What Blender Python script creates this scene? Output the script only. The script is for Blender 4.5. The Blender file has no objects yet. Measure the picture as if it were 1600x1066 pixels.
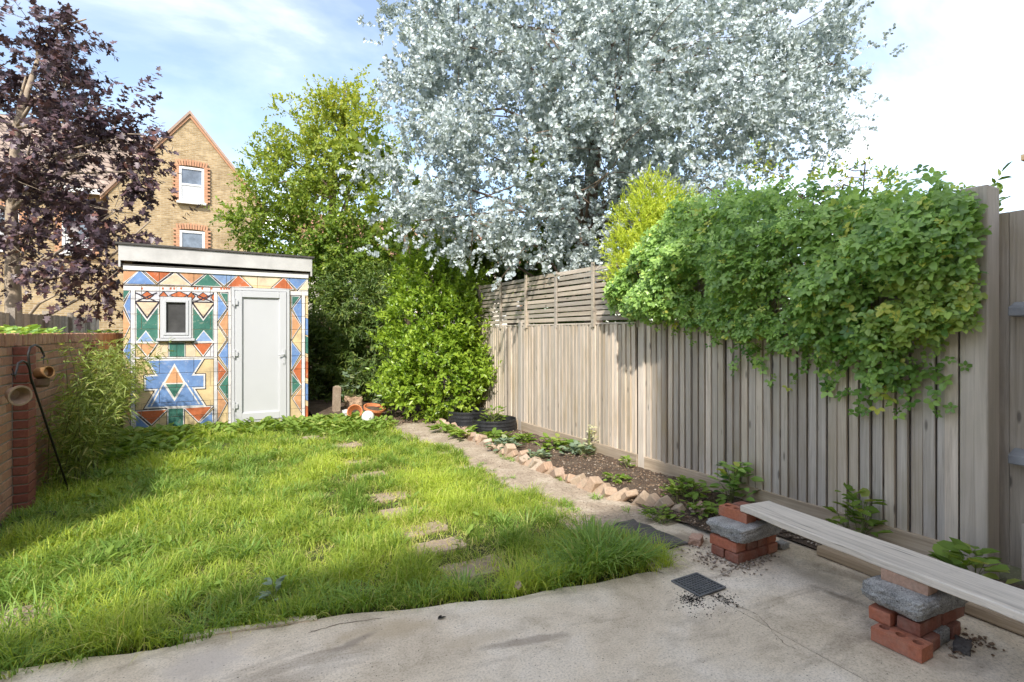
import bpy, bmesh, math, random
import numpy as np
from mathutils import Vector, Matrix, noise

random.seed(7)
RNG = np.random.default_rng(11)
scene = bpy.context.scene
COL = scene.collection
R = math.radians

# ------------------------------------------------------------------ camera
EYE = 1.5
YAW = R(29.5)                       # the garden runs along +Y; the camera looks right of it
cd = bpy.data.cameras.new('camera')
cam = bpy.data.objects.new('camera', cd)
COL.objects.link(cam)
cam.location = (0, 0, EYE)
cam.rotation_euler = (R(90), 0, -YAW)
cd.sensor_width = 36.0
cd.lens = 36.0 * 830 / 1600
cd.shift_y = -13 / 1600
cd.clip_start = 0.05
cd.clip_end = 2000
scene.camera = cam

# ------------------------------------------------------------------ sky and sun
SUN_H = Vector((-0.56, -0.83)).normalized()
SUN_EL = R(39.7)
world = bpy.data.worlds.new('World')
scene.world = world
world.use_nodes = True
wn, wl = world.node_tree.nodes, world.node_tree.links
wn.clear()
w_out = wn.new('ShaderNodeOutputWorld')
w_bg = wn.new('ShaderNodeBackground')
w_bg.inputs['Strength'].default_value = 0.095
w_sky = wn.new('ShaderNodeTexSky')
w_sky.sky_type = 'NISHITA'
w_sky.sun_disc = False
w_sky.sun_elevation = SUN_EL
w_sky.sun_rotation = math.atan2(SUN_H.x, SUN_H.y)
w_sky.air_density = 1.0
w_sky.dust_density = 1.0
w_sky.ozone_density = 1.2
w_tc = wn.new('ShaderNodeTexCoord')
w_sep = wn.new('ShaderNodeSeparateXYZ')
w_z = wn.new('ShaderNodeMath'); w_z.operation = 'MAXIMUM'; w_z.inputs[1].default_value = 0.0
w_za = wn.new('ShaderNodeMath'); w_za.operation = 'ADD'; w_za.inputs[1].default_value = 0.22
w_div = wn.new('ShaderNodeVectorMath'); w_div.operation = 'DIVIDE'
w_comb = wn.new('ShaderNodeCombineXYZ')
w_map = wn.new('ShaderNodeMapping')
w_map.inputs['Location'].default_value = (17.5615, 2.6995, 0)
w_map.inputs['Scale'].default_value = (0.75, 1.15, 1)
w_map.inputs['Rotation'].default_value = (0, 0, R(137.573))
w_n = wn.new('ShaderNodeTexNoise')
w_n.inputs['Scale'].default_value = 1.15
w_n.inputs['Detail'].default_value = 9
w_n.inputs['Roughness'].default_value = 0.56
w_n.inputs['Distortion'].default_value = 0.35
w_r = wn.new('ShaderNodeValToRGB')
w_r.color_ramp.elements[0].position = 0.42
w_r.color_ramp.elements[0].color = (0.02, 0.02, 0.02, 1)
w_r.color_ramp.elements[1].position = 0.72
w_r.color_ramp.elements[1].color = (1, 1, 1, 1)
for _p, _c in ((0.50, 0.045), (0.56, 0.085), (0.60, 0.14)):
    _e = w_r.color_ramp.elements.new(_p); _e.color = (_c, _c, _c, 1)
w_mix = wn.new('ShaderNodeMix'); w_mix.data_type = 'RGBA'
w_mix.inputs[7].default_value = (27.0, 25.0, 22.6, 1)
wl.new(w_tc.outputs['Generated'], w_sep.inputs[0])
wl.new(w_sep.outputs['Z'], w_z.inputs[0])
wl.new(w_z.outputs[0], w_za.inputs[0])
for i in range(3):
    wl.new(w_za.outputs[0], w_comb.inputs[i])
wl.new(w_tc.outputs['Generated'], w_div.inputs[0])
wl.new(w_comb.outputs[0], w_div.inputs[1])
wl.new(w_div.outputs[0], w_map.inputs['Vector'])
wl.new(w_map.outputs[0], w_n.inputs['Vector'])
wl.new(w_n.outputs['Fac'], w_r.inputs[0])
wl.new(w_r.outputs['Color'], w_mix.inputs[0])
wl.new(w_sky.outputs[0], w_mix.inputs[6])
wl.new(w_mix.outputs[2], w_bg.inputs['Color'])
wl.new(w_bg.outputs[0], w_out.inputs['Surface'])

sd = bpy.data.lights.new('sun', 'SUN')
sd.energy = 2.0
sd.angle = R(1.5)
sd.color = (1.0, 0.94, 0.84)
sun = bpy.data.objects.new('sun', sd)
COL.objects.link(sun)
to_sun = Vector((SUN_H.x * math.cos(SUN_EL), SUN_H.y * math.cos(SUN_EL), math.sin(SUN_EL)))
sun.rotation_euler = to_sun.to_track_quat('Z', 'Y').to_euler()
sun.location = (-6, -6, 12)

vs = scene.view_settings
vs.view_transform = 'Standard'
vs.look = 'None'
vs.gamma = 1.0
vs.use_curve_mapping = False
vs.exposure = 1.65
scene.cycles.max_bounces = 8
scene.cycles.transparent_max_bounces = 8

# ------------------------------------------------------------------ survey helpers (photo measurement -> place)
SA, CA = math.sin(YAW), math.cos(YAW)
FPX, HZ = 830.0, 520.0
def at(u, v, d):
    x = (u - 800) / FPX * d
    return Vector((d * SA + x * CA, d * CA - x * SA, EYE - (v - HZ) / FPX * d))
def gnd(u, v, z=0.0):
    d = FPX * (EYE - z) / (v - HZ)
    p = at(u, v, d)
    return Vector((p.x, p.y, z))
def on_x(u, v, x0):
    t = (u - 800) / FPX
    k = x0 / (SA + t * CA)
    return Vector((x0, (CA - t * SA) * k, EYE - (v - HZ) / FPX * k))
def on_y(u, v, y0):
    t = (u - 800) / FPX
    k = y0 / (CA - t * SA)
    return Vector(((SA + t * CA) * k, y0, EYE - (v - HZ) / FPX * k))

# ------------------------------------------------------------------ object helpers
def tag(o, label=None, cat=None, group=None, kind=None):
    if label: o['label'] = label
    if cat: o['category'] = cat
    if group: o['group'] = group
    if kind: o['kind'] = kind
    return o
def link(name, mesh, parent=None, loc=None, rot=None):
    o = bpy.data.objects.new(name, mesh)
    COL.objects.link(o)
    if parent: o.parent = parent
    if loc is not None: o.location = loc
    if rot is not None: o.rotation_euler = rot
    return o
def empty(name, loc=(0, 0, 0), label=None, cat=None, group=None):
    o = link(name, None, None, loc)
    o.empty_display_size = 0.1
    return tag(o, label, cat, group)
def smooth(me, on=True):
    me.polygons.foreach_set('use_smooth', [on] * len(me.polygons))

class MB:
    def __init__(s): s.v, s.f, s.m = [], [], []
    def add(s, vs, fs, mi=0):
        b = len(s.v); s.v += [tuple(v) for v in vs]
        for f in fs: s.f.append(tuple(b + i for i in f)); s.m.append(mi)
        return s
    def box(s, x0, x1, y0, y1, z0, z1, mi=0, M=None):
        vs = [Vector(p) for p in ((x0,y0,z0),(x1,y0,z0),(x1,y1,z0),(x0,y1,z0),(x0,y0,z1),(x1,y0,z1),(x1,y1,z1),(x0,y1,z1))]
        if M is not None: vs = [M @ v for v in vs]
        return s.add(vs, [(3,2,1,0),(4,5,6,7),(0,1,5,4),(1,2,6,5),(2,3,7,6),(3,0,4,7)], mi)
    def prism(s, poly, z0, z1, mi=0):
        n = len(poly)
        vs = [(p[0], p[1], z0) for p in poly] + [(p[0], p[1], z1) for p in poly]
        return s.add(vs, [tuple(reversed(range(n))), tuple(range(n, 2 * n))] + [(i, (i + 1) % n, n + (i + 1) % n, n + i) for i in range(n)], mi)
    def tube(s, pts, rad, n=8, mi=0, cap=True):
        pts = [Vector(p) for p in pts]
        if not hasattr(rad, '__len__'): rad = [rad] * len(pts)
        vs, fs = [], []
        prev = None
        for i, p in enumerate(pts):
            t = (pts[min(i + 1, len(pts) - 1)] - pts[max(i - 1, 0)])
            t = t.normalized() if t.length > 1e-9 else Vector((0, 0, 1))
            if prev is None:
                a = t.orthogonal().normalized()
            else:
                a = prev - t * prev.dot(t)
                a = a.normalized() if a.length > 1e-6 else t.orthogonal().normalized()
            prev = a
            b = t.cross(a)
            for k in range(n):
                q = 2 * math.pi * k / n
                vs.append(p + (a * math.cos(q) + b * math.sin(q)) * rad[i])
        for i in range(len(pts) - 1):
            for k in range(n):
                k2 = (k + 1) % n
                fs.append((i * n + k, i * n + k2, (i + 1) * n + k2, (i + 1) * n + k))
        if cap:
            fs.append(tuple(reversed(range(n))))
            fs.append(tuple((len(pts) - 1) * n + k for k in range(n)))
        return s.add(vs, fs, mi)
    def lathe(s, prof, n=24, c=(0, 0, 0), mi=0, M=None):
        c = Vector(c); vs, fs = [], []
        for r, z in prof:
            for k in range(n):
                q = 2 * math.pi * k / n
                v = Vector((r * math.cos(q), r * math.sin(q), z))
                vs.append((M @ v if M is not None else v) + c)
        for i in range(len(prof) - 1):
            for k in range(n):
                k2 = (k + 1) % n
                fs.append((i * n + k, i * n + k2, (i + 1) * n + k2, (i + 1) * n + k))
        return s.add(vs, fs, mi)
    def mesh(s, name, mats, bevel=0.0, sm=False, seg=1):
        me = bpy.data.meshes.new(name)
        me.from_pydata(s.v, [], s.f)
        for m in (mats if isinstance(mats, (list, tuple)) else [mats]): me.materials.append(m)
        me.polygons.foreach_set('material_index', s.m)
        if bevel > 0:
            bm = bmesh.new(); bm.from_mesh(me)
            bmesh.ops.bevel(bm, geom=bm.edges[:], offset=bevel, segments=seg, affect='EDGES', profile=0.6)
            bm.to_mesh(me); bm.free()
        me.update()
        if sm: smooth(me)
        return me
    def build(s, name, mats, parent=None, bevel=0.0, sm=False, loc=None, rot=None):
        return link(name, s.mesh(name, mats, bevel, sm), parent, loc, rot)

def np_mesh(name, verts, faces, mat, tint=None, sm=False):
    """verts (n,3); faces: list of int arrays (m,k)"""
    me = bpy.data.meshes.new(name)
    nv = len(verts)
    me.vertices.add(nv)
    me.vertices.foreach_set('co', np.ascontiguousarray(verts, dtype=np.float32).ravel())
    loops = np.concatenate([f.ravel() for f in faces]).astype(np.int32)
    sizes = np.concatenate([np.full(len(f), f.shape[1], dtype=np.int32) for f in faces])
    starts = np.concatenate([[0], np.cumsum(sizes)[:-1]]).astype(np.int32)
    me.loops.add(len(loops)); me.loops.foreach_set('vertex_index', loops)
    me.polygons.add(len(sizes)); me.polygons.foreach_set('loop_start', starts)
    me.materials.append(mat)
    if tint is not None:
        a = me.attributes.new('tint', 'FLOAT_COLOR', 'POINT')
        c = np.ones((nv, 4), dtype=np.float32); c[:, :tint.shape[1]] = tint
        a.data.foreach_set('color', c.ravel())
    me.update(calc_edges=True)
    me.validate()
    if sm: smooth(me)
    return me

# ------------------------------------------------------------------ material helpers
class NT:
    def __init__(s, name):
        s.m = bpy.data.materials.new(name); s.m.use_nodes = True
        s.n, s.l = s.m.node_tree.nodes, s.m.node_tree.links
        s.b = s.n['Principled BSDF']; s.out = s.n['Material Output']
        s.b.inputs['Specular IOR Level'].default_value = 0.25
    def node(s, t, **kw):
        n = s.n.new('ShaderNode' + t)
        for k, v in kw.items():
            if hasattr(n, k): setattr(n, k, v)
            else: n.inputs[k.replace('_', ' ')].default_value = v
        return n
    def ln(s, a, b): s.l.new(a, b)
    def coords(s, scale=(1, 1, 1), rnd=True, world=False):
        tc = s.node('TexCoord')
        src = tc.outputs['Object']
        if world:
            g = s.node('NewGeometry'); src = g.outputs['Position']
        mp = s.node('Mapping'); mp.inputs['Scale'].default_value = scale
        if rnd:
            oi = s.node('ObjectInfo')
            ml = s.node('Math', operation='MULTIPLY'); ml.inputs[1].default_value = 57.3
            s.ln(oi.outputs['Random'], ml.inputs[0])
            ad = s.node('VectorMath', operation='ADD')
            s.ln(src, ad.inputs[0]); s.ln(ml.outputs[0], ad.inputs[1])
            src = ad.outputs[0]
        s.ln(src, mp.inputs['Vector'])
        return mp.outputs[0]
    def noise(s, vec, scale, detail=4, rough=0.6, dist=0.0):
        n = s.node('TexNoise'); n.inputs['Scale'].default_value = scale
        n.inputs['Detail'].default_value = detail; n.inputs['Roughness'].default_value = rough
        n.inputs['Distortion'].default_value = dist
        s.ln(vec, n.inputs['Vector'])
        return n.outputs['Fac']
    def ramp(s, fac, stops):
        r = s.node('ValToRGB'); e = r.color_ramp.elements
        while len(e) < len(stops): e.new(0.5)
        for el, (p, c) in zip(e, stops):
            el.position = p; el.color = (*c, 1) if len(c) == 3 else c
        s.ln(fac, r.inputs[0])
        return r.outputs[0]
    def mix(s, fac, a, b, blend='MIX'):
        m = s.node('Mix', data_type='RGBA', blend_type=blend)
        for i, x in ((0, fac), (6, a), (7, b)):
            if isinstance(x, (int, float)): m.inputs[i].default_value = x
            elif isinstance(x, tuple): m.inputs[i].default_value = (*x, 1) if len(x) == 3 else x
            else: s.ln(x, m.inputs[i])
        return m.outputs[2]
    def math(s, op, a, b=0.0):
        m = s.node('Math', operation=op)
        for i, x in ((0, a), (1, b)):
            if isinstance(x, (int, float)): m.inputs[i].default_value = x
            else: s.ln(x, m.inputs[i])
        return m.outputs[0]
    def bump(s, h, strength=0.4, dist=0.01):
        b = s.node('Bump'); b.inputs['Strength'].default_value = strength; b.inputs['Distance'].default_value = dist
        s.ln(h, b.inputs['Height']); s.ln(b.outputs[0], s.b.inputs['Normal'])
    def rnd(s):
        oi = s.node('ObjectInfo'); g = s.node('NewGeometry')
        a = s.math('ADD', oi.outputs['Random'], g.outputs['Random Per Island'])
        return s.math('FRACT', a)
    def color(s, c):
        if isinstance(c, tuple): s.b.inputs['Base Color'].default_value = (*c, 1)
        else: s.ln(c, s.b.inputs['Base Color'])
    def rough(s, r): s.b.inputs['Roughness'].default_value = r

def g3(r, g, b): return (r, g, b)
def mat_plain(name, c, rough=0.6, var=0.12, scale=8, metal=0.0, bump=0.15, spec=0.3):
    t = NT(name); v = t.coords()
    f = t.noise(v, scale, 6, 0.65)
    lo = tuple(x * (1 - var) for x in c); hi = tuple(min(1, x * (1 + var)) for x in c)
    t.color(t.ramp(f, [(0.3, lo), (0.7, hi)])); t.rough(rough)
    t.b.inputs['Metallic'].default_value = metal
    t.b.inputs['Specular IOR Level'].default_value = spec
    if bump: t.bump(t.noise(v, scale * 8, 4), bump, 0.004)
    return t.m
def mat_wood(name, lo, mid, hi, axis=2, scale=1.0, green=0.0, moss=(0.16, 0.17, 0.08), crackf=0.0):
    t = NT(name)
    sc = [34 * scale] * 3; sc[axis] = 1.1 * scale
    v = t.coords(tuple(sc))
    grain = t.noise(v, 1.0, 8, 0.7, 1.2)
    sc2 = [3.0] * 3; sc2[axis] = 0.8
    v2 = t.coords(tuple(sc2))
    blot = t.noise(v2, 1.4, 5, 0.6)
    c = t.ramp(grain, [(0.25, lo), (0.5, mid), (0.75, hi)])
    c2 = t.mix(t.ramp(blot, [(0.35, (0, 0, 0)), (0.75, (0.55, 0.55, 0.55))]), c, tuple(x * 0.62 for x in mid))
    r = t.rnd()
    c3 = t.mix(1.0, c2, t.ramp(r, [(0.0, (0.66, 0.63, 0.60)), (0.3, (0.98, 0.94, 0.88)), (0.55, (0.85, 0.84, 0.83)), (0.75, (1.12, 1.05, 0.95)), (1.0, (1.28, 1.22, 1.16))]), 'MULTIPLY')
    if green:
        gf = t.ramp(t.noise(t.coords((1.5, 1.5, 1.1)), 1.1, 3), [(0.5, (0, 0, 0)), (0.72, (green, green, green))])
        c3 = t.mix(gf, c3, moss)
    if crackf:
        cs_ = [20.0] * 3; cs_[axis] = .9
        cf = t.ramp(t.noise(t.coords(tuple(cs_)), 1.3, 3, .5, .6), [(.29, (crackf,) * 3), (.36, (0, 0, 0))])
        c3 = t.mix(cf, c3, (.12, .10, .08))
        cf2 = t.ramp(t.noise(t.coords((7, 7, 7)), 1.0, 8, .75), [(.58, (0, 0, 0)), (.72, (.5, .5, .5))])
        c3 = t.mix(cf2, c3, (.33, .29, .24))
    # knots
    vo = t.node('TexVoronoi'); vo.inputs['Scale'].default_value = 1.0
    ks = [9.0] * 3; ks[axis] = 2.6
    t.ln(t.coords(tuple(ks)), vo.inputs['Vector'])
    kf = t.ramp(vo.outputs['Distance'], [(0.06, (0.75, 0.75, 0.75)), (0.13, (0, 0, 0))])
    c3 = t.mix(kf, c3, tuple(x * 0.35 for x in lo))
    t.color(c3); t.rough(0.85)
    t.bump(grain, 0.8, 0.006)
    return t.m
def mat_brick(name, cols, dirt=0.35, dirtc=(0.10, 0.085, 0.075), scale=1.0):
    t = NT(name); v = t.coords()
    r = t.rnd()
    n = len(cols)
    base = t.ramp(r, [(i / max(1, n - 1), c) for i, c in enumerate(cols)])
    sp = t.noise(v, 60 * scale, 5, 0.7)
    c = t.mix(1.0, base, t.ramp(sp, [(0.3, (0.74, 0.72, 0.7)), (0.7, (1.15, 1.12, 1.1))]), 'MULTIPLY')
    d = t.ramp(t.noise(v, 9 * scale, 5, 0.65), [(0.45, (0, 0, 0)), (0.75, (dirt, dirt, dirt))])
    t.color(t.mix(d, c, dirtc)); t.rough(0.9)
    t.bump(sp, 0.5, 0.003)
    return t.m
def mat_leaf(name, c0, c1, c2, trans=0.35, rough=0.5, spec=0.35, bright=1.0, tsat=1.25):
    """tint.r runs c0..c1, tint.g mixes to c2"""
    t = NT(name)
    a = t.node('Attribute', attribute_name='tint')
    sp = t.node('SeparateColor'); t.ln(a.outputs['Color'], sp.inputs[0])
    c = t.mix(sp.outputs[0], c0, c1)
    c = t.mix(sp.outputs[1], c, c2)
    t.color(c); t.rough(rough); t.b.inputs['Specular IOR Level'].default_value = spec
    tr = t.node('BsdfTranslucent')
    tc = t.mix(1.0, c, (1.3 * tsat, 1.25 * tsat, 0.7), 'MULTIPLY')
    t.ln(tc, tr.inputs['Color'])
    ms = t.node('MixShader'); ms.inputs[0].default_value = trans
    t.ln(t.b.outputs[0], ms.inputs[1]); t.ln(tr.outputs[0], ms.inputs[2])
    t.ln(ms.outputs[0], t.out.inputs['Surface'])
    return t.m
def mat_glass(name, c=(0.03, 0.035, 0.04), rough=0.06, spec=0.6):
    t = NT(name)
    f = t.noise(t.coords(), 3.0, 3)
    t.color(t.ramp(f, [(0.35, tuple(x * 0.7 for x in c)), (0.7, tuple(x * 1.6 for x in c))]))
    t.rough(rough); t.b.inputs['Specular IOR Level'].default_value = spec
    return t.m

M = {}
STAINS = [(*gnd(610, 985)[:2], .30, .10, -.2, (.48, .38, .25), .6), (*gnd(560, 1000)[:2], .16, .03, .3, (.24, .2, .16), .6), (*gnd(820, 1002)[:2], .28, .035, -.25, (.26, .21, .165), .6), (*gnd(740, 1000)[:2], .30, .07, -.1, (.50, .41, .29), .5),
          (*gnd(1310, 930)[:2], .05, .22, .1, (.2, .16, .12), .7), (*gnd(1290, 905)[:2], .14, .20, .1, (.45, .38, .29), .5), (*gnd(1480, 1045)[:2], .16, .14, 0.0, (.36, .30, .22), .6), (*gnd(330, 1035)[:2], .22, .14, .4, (.50, .44, .38), .6),
          (2.95, 2.75, .30, .20, .2, (.20, .16, .12), .7), (3.45, 1.7, .10, .6, .1, (.24, .19, .14), .7)]
# concrete of the patio: blotches, stains with a shape of their own, fine grit
t = NT('patio_concrete'); v = t.coords((1, 1, 1), False, True)
big = t.noise(v, 1.1, 6, 0.62, 0.5); mid = t.noise(v, 5.0, 8, 0.7, 0.3); fine = t.noise(v, 95, 6, 0.8)
c = t.ramp(big, [(0.3, (0.51, 0.42, 0.305)), (0.5, (0.67, 0.575, 0.445)), (0.7, (0.75, 0.68, 0.58))])
c = t.mix(1.0, c, t.ramp(mid, [(0.28, (0.72, 0.70, 0.67)), (0.5, (1, 1, 1)), (0.75, (1.1, 1.1, 1.11))]), 'MULTIPLY')
vs_ = t.coords((0.7, 1.9, 1), False, True)
st = t.noise(vs_, 1.7, 7, 0.6, 0.8)
c = t.mix(t.ramp(st, [(0.54, (0, 0, 0)), (0.66, (0.6, 0.6, 0.6))]), c, (0.29, 0.235, 0.175))
c = t.mix(1.0, c, t.ramp(fine, [(0.32, (0.5, 0.49, 0.47)), (0.5, (1.0, 1.0, 1.0)), (0.7, (1.15, 1.15, 1.15))]), 'MULTIPLY')
# spilled and rusty stains on the slab
nd = t.noise(v, 3.0, 6, .65); nd2 = t.noise(v, 9.0, 5, .65)
for sx, sy, ax, ay, rot, col, am in STAINS:
    mp = t.node('Mapping', vector_type='TEXTURE'); mp.inputs['Location'].default_value = (sx, sy, 0); mp.inputs['Rotation'].default_value = (0, 0, rot); mp.inputs['Scale'].default_value = (ax, ay, 1)
    t.ln(v, mp.inputs['Vector'])
    ln_n = t.node('VectorMath', operation='LENGTH')
    fl = t.node('VectorMath', operation='MULTIPLY'); fl.inputs[1].default_value = (1, 1, 0); t.ln(mp.outputs[0], fl.inputs[0]); t.ln(fl.outputs[0], ln_n.inputs[0])
    dd = t.math('ADD', ln_n.outputs['Value'], t.math('MULTIPLY', t.math('SUBTRACT', nd, .5), 2.2))
    dd = t.math('ADD', dd, t.math('MULTIPLY', t.math('SUBTRACT', nd2, .5), 1.2))
    c = t.mix(t.ramp(dd, [(.35, (am,) * 3), (1.0, (0, 0, 0))]), c, col)
vo = t.node('TexVoronoi'); vo.inputs['Scale'].default_value = 28; t.ln(v, vo.inputs['Vector'])
c = t.mix(t.ramp(vo.outputs['Distance'], [(0.07, (0.7, 0.7, 0.7)), (0.12, (0, 0, 0))]), c, (0.14, 0.12, 0.10))
t.color(c); t.rough(0.9); t.bump(t.math('ADD', t.math('MULTIPLY', fine, 0.5), mid), 0.5, 0.012)
M['patio'] = t.m
def mat_ground(name, c0, c1, c2, s=6.0, bump=0.8, grit=(0.4, 0.34, 0.27), gritf=0.5, fc=.65):
    t = NT(name); v = t.coords((1, 1, 1), False, True)
    a = t.noise(v, s, 8, 0.7); b = t.noise(v, s * 14, 5, 0.7)
    c = t.ramp(a, [(0.3, c0), (0.5, c1), (0.7, c2)])
    c = t.mix(1.0, c, t.ramp(b, [(0.3, (fc, fc, fc)), (0.7, (1.9 - fc, 1.9 - fc, 1.9 - fc))]), 'MULTIPLY')
    vo = t.node('TexVoronoi'); vo.inputs['Scale'].default_value = 55; t.ln(v, vo.inputs['Vector'])
    c = t.mix(t.ramp(vo.outputs['Distance'], [(0.12, (gritf,) * 3), (0.22, (0, 0, 0))]), c, grit)
    t.color(c); t.rough(0.95); t.bump(t.math('ADD', a, t.math('MULTIPLY', b, 0.6)), bump, 0.02)
    return t.m
M['soil'] = mat_ground('bed_soil', (0.055, 0.038, 0.028), (0.10, 0.072, 0.052), (0.15, 0.115, 0.085))
M['path'] = mat_ground('gritty_path', (0.25, 0.195, 0.145), (0.38, 0.31, 0.235), (0.52, 0.45, 0.36), 3.0, 0.4, (0.55, 0.5, 0.42), 0.6)
M['turf'] = mat_ground('turf_soil', (0.05, 0.055, 0.02), (0.08, 0.09, 0.03), (0.13, 0.12, 0.05), 5.0, 0.6, (0.2, 0.17, 0.09), 0.3)
M['land'] = mat_ground('land', (0.06, 0.07, 0.03), (0.09, 0.09, 0.045), (0.13, 0.11, 0.07), 0.6, 0.4)
M['slab'] = mat_ground('stepping_slab', (0.27, 0.20, 0.145), (0.36, 0.28, 0.21), (0.43, 0.36, 0.28), 5.0, 0.5, (0.2, 0.15, 0.1), 0.4)
M['slate'] = mat_ground('slate', (0.085, 0.078, 0.075), (0.13, 0.12, 0.115), (0.20, 0.185, 0.17), 7.0, 0.9, (0.2, 0.18, 0.16), 0.2)
M['rubble'] = mat_ground('rough_concrete', (0.25, 0.245, 0.23), (0.44, 0.43, 0.41), (0.60, 0.59, 0.565), 10.0, 1.0, (0.16, 0.15, 0.14), 0.8, .35)
M['board'] = mat_wood('weathered_board', (0.33, 0.285, 0.24), (0.57, 0.515, 0.45), (0.74, 0.69, 0.625), 2, 1.0, 0.6, (0.36, 0.28, 0.17))
M['post'] = mat_wood('weathered_post', (0.34, 0.31, 0.275), (0.49, 0.45, 0.405), (0.61, 0.57, 0.525), 2, 0.8, 0.3, (0.3, 0.28, 0.18))
M['slat'] = mat_wood('weathered_slat', (0.28, 0.245, 0.21), (0.42, 0.38, 0.33), (0.53, 0.495, 0.45), 1, 1.0, 0.2)
M['gravel_board'] = mat_wood('gravel_board_wood', (0.24, 0.19, 0.14), (0.42, 0.35, 0.27), (0.55, 0.48, 0.39), 1, 0.8, 0.35, (0.16, 0.15, 0.08))
M['plank'] = mat_wood('bleached_plank', (0.30, 0.28, 0.255), (0.66, 0.63, 0.59), (0.80, 0.77, 0.73), 1, 0.9, crackf=.85)
M['timber'] = mat_wood('old_timber', (0.15, 0.115, 0.08), (0.33, 0.265, 0.19), (0.50, 0.43, 0.34), 1, 0.9)
M['wall_brick'] = mat_brick('garden_wall_brick', [(0.40, 0.20, 0.125), (0.47, 0.26, 0.17), (0.50, 0.29, 0.195), (0.44, 0.235, 0.155), (0.37, 0.185, 0.125)], 0.45, (0.22, 0.17, 0.14))
M['pier_brick'] = mat_brick('pier_brick', [(0.25, 0.085, 0.06), (0.30, 0.11, 0.075), (0.27, 0.095, 0.065)], 0.35)
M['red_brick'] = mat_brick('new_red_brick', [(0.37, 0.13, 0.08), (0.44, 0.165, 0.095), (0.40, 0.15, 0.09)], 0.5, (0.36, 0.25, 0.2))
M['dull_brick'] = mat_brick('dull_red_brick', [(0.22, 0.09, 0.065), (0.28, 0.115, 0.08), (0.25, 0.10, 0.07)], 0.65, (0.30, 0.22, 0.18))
M['pink_brick'] = mat_brick('reclaimed_pink_brick', [(0.46, 0.30, 0.22), (0.50, 0.33, 0.25)], 0.35, (0.42, 0.36, 0.30))
M['edge_brick'] = mat_brick('edging_brick', [(0.36, 0.24, 0.17), (0.45, 0.36, 0.27), (0.40, 0.28, 0.2), (0.47, 0.40, 0.32), (0.33, 0.2, 0.15)], 0.8, (0.30, 0.255, 0.19))
M['mortar'] = mat_plain('mortar', (0.30, 0.265, 0.22), 0.95, 0.2, 20)
M['stock_brick'] = mat_brick('yellow_stock_brick', [(0.47, 0.33, 0.17), (0.55, 0.40, 0.22), (0.51, 0.35, 0.18), (0.38, 0.25, 0.13), (0.58, 0.44, 0.27), (0.49, 0.36, 0.21)], 0.3, (0.25, 0.18, 0.10), 0.4)
M['orange_brick'] = mat_brick('orange_gauged_brick', [(0.44, 0.23, 0.14), (0.49, 0.28, 0.17), (0.41, 0.21, 0.13)], 0.35, (0.4, 0.3, 0.18))
M['white_paint'] = mat_plain('white_paint', (0.62, 0.62, 0.60), 0.5, 0.06, 5)
M['upvc'] = mat_plain('white_upvc', (0.47, 0.48, 0.495), 0.3, 0.02, 3, 0, 0.0, 0.45)
M['fascia'] = mat_plain('fascia_board', (0.45, 0.445, 0.43), 0.55, 0.16, 3)
M['felt'] = mat_plain('roof_felt', (0.075, 0.07, 0.065), 0.9, 0.3, 14)
M['black_metal'] = mat_plain('black_iron', (0.022, 0.02, 0.02), 0.5, 0.3, 20, 0.2)
M['black_plastic'] = mat_plain('black_plastic', (0.022, 0.023, 0.025), 0.45, 0.35, 14)
M['terracotta'] = mat_plain('terracotta', (0.56, 0.20, 0.085), 0.85, 0.2, 12)
M['old_clay'] = mat_plain('weathered_clay', (0.36, 0.25, 0.17), 0.9, 0.35, 12)
M['brass'] = mat_plain('tarnished_copper', (0.42, 0.25, 0.12), 0.42, 0.3, 10, 0.7)
M['tile'] = mat_brick('roof_tile', [(0.34, 0.25, 0.20), (0.40, 0.30, 0.24), (0.36, 0.27, 0.22)], 0.3, (0.2, 0.17, 0.14), 0.4)
M['glass'] = mat_glass('window_glass')
M['sky_glass'] = mat_glass('sky_reflecting_glass', (0.10, 0.12, 0.15), 0.05, 1.0)
M['dark_glass'] = mat_glass('dim_shed_glass', (0.055, 0.055, 0.055), 0.25, 0.4)
M['blind'] = mat_plain('pale_blind', (0.45, 0.46, 0.47), 0.7, 0.1, 10)
M['bark'] = mat_plain('bark', (0.17, 0.125, 0.09), 0.95, 0.4, 10, 0, 0.6)
M['pale_bark'] = mat_plain('pale_bark', (0.36, 0.29, 0.22), 0.95, 0.3, 10, 0, 0.5)
M['red_bark'] = mat_plain('eucalyptus_bark', (0.20, 0.145, 0.11), 0.9, 0.4, 7, 0, 0.5)
M['stem'] = mat_plain('green_stem', (0.16, 0.18, 0.06), 0.7, 0.3, 10)
M['twig'] = mat_plain('brown_twig', (0.16, 0.10, 0.06), 0.9, 0.3, 10)
M['steel'] = mat_plain('galvanised_rail', (0.30, 0.31, 0.33), 0.6, 0.2, 10)
M['render'] = mat_plain('pale_render', (0.68, 0.62, 0.53), 0.9, 0.1, 3)
M['pebble'] = mat_brick('pebbles', [(0.20, 0.16, 0.12), (0.42, 0.36, 0.29), (0.12, 0.09, 0.07), (0.55, 0.5, 0.44), (0.25, 0.18, 0.12)], 0.1)
M['grate'] = mat_plain('grey_plastic', (0.13, 0.135, 0.14), 0.5, 0.3, 14)
M['crackfill'] = mat_plain('crack_dirt', (0.13, 0.10, 0.075), 0.95, 0.4, 20)
M['crumb'] = mat_plain('black_crumb', (0.02, 0.018, 0.016), 0.95, 0.4, 20)
M['litter'] = mat_brick('leaf_litter', [(0.13, 0.085, 0.06), (0.24, 0.16, 0.105), (0.09, 0.06, 0.042), (0.36, 0.28, 0.2), (0.15, 0.10, 0.07)], 0.1)
M['white_ball'] = mat_plain('white_ball', (0.75, 0.75, 0.73), 0.5, 0.06, 6)
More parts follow.
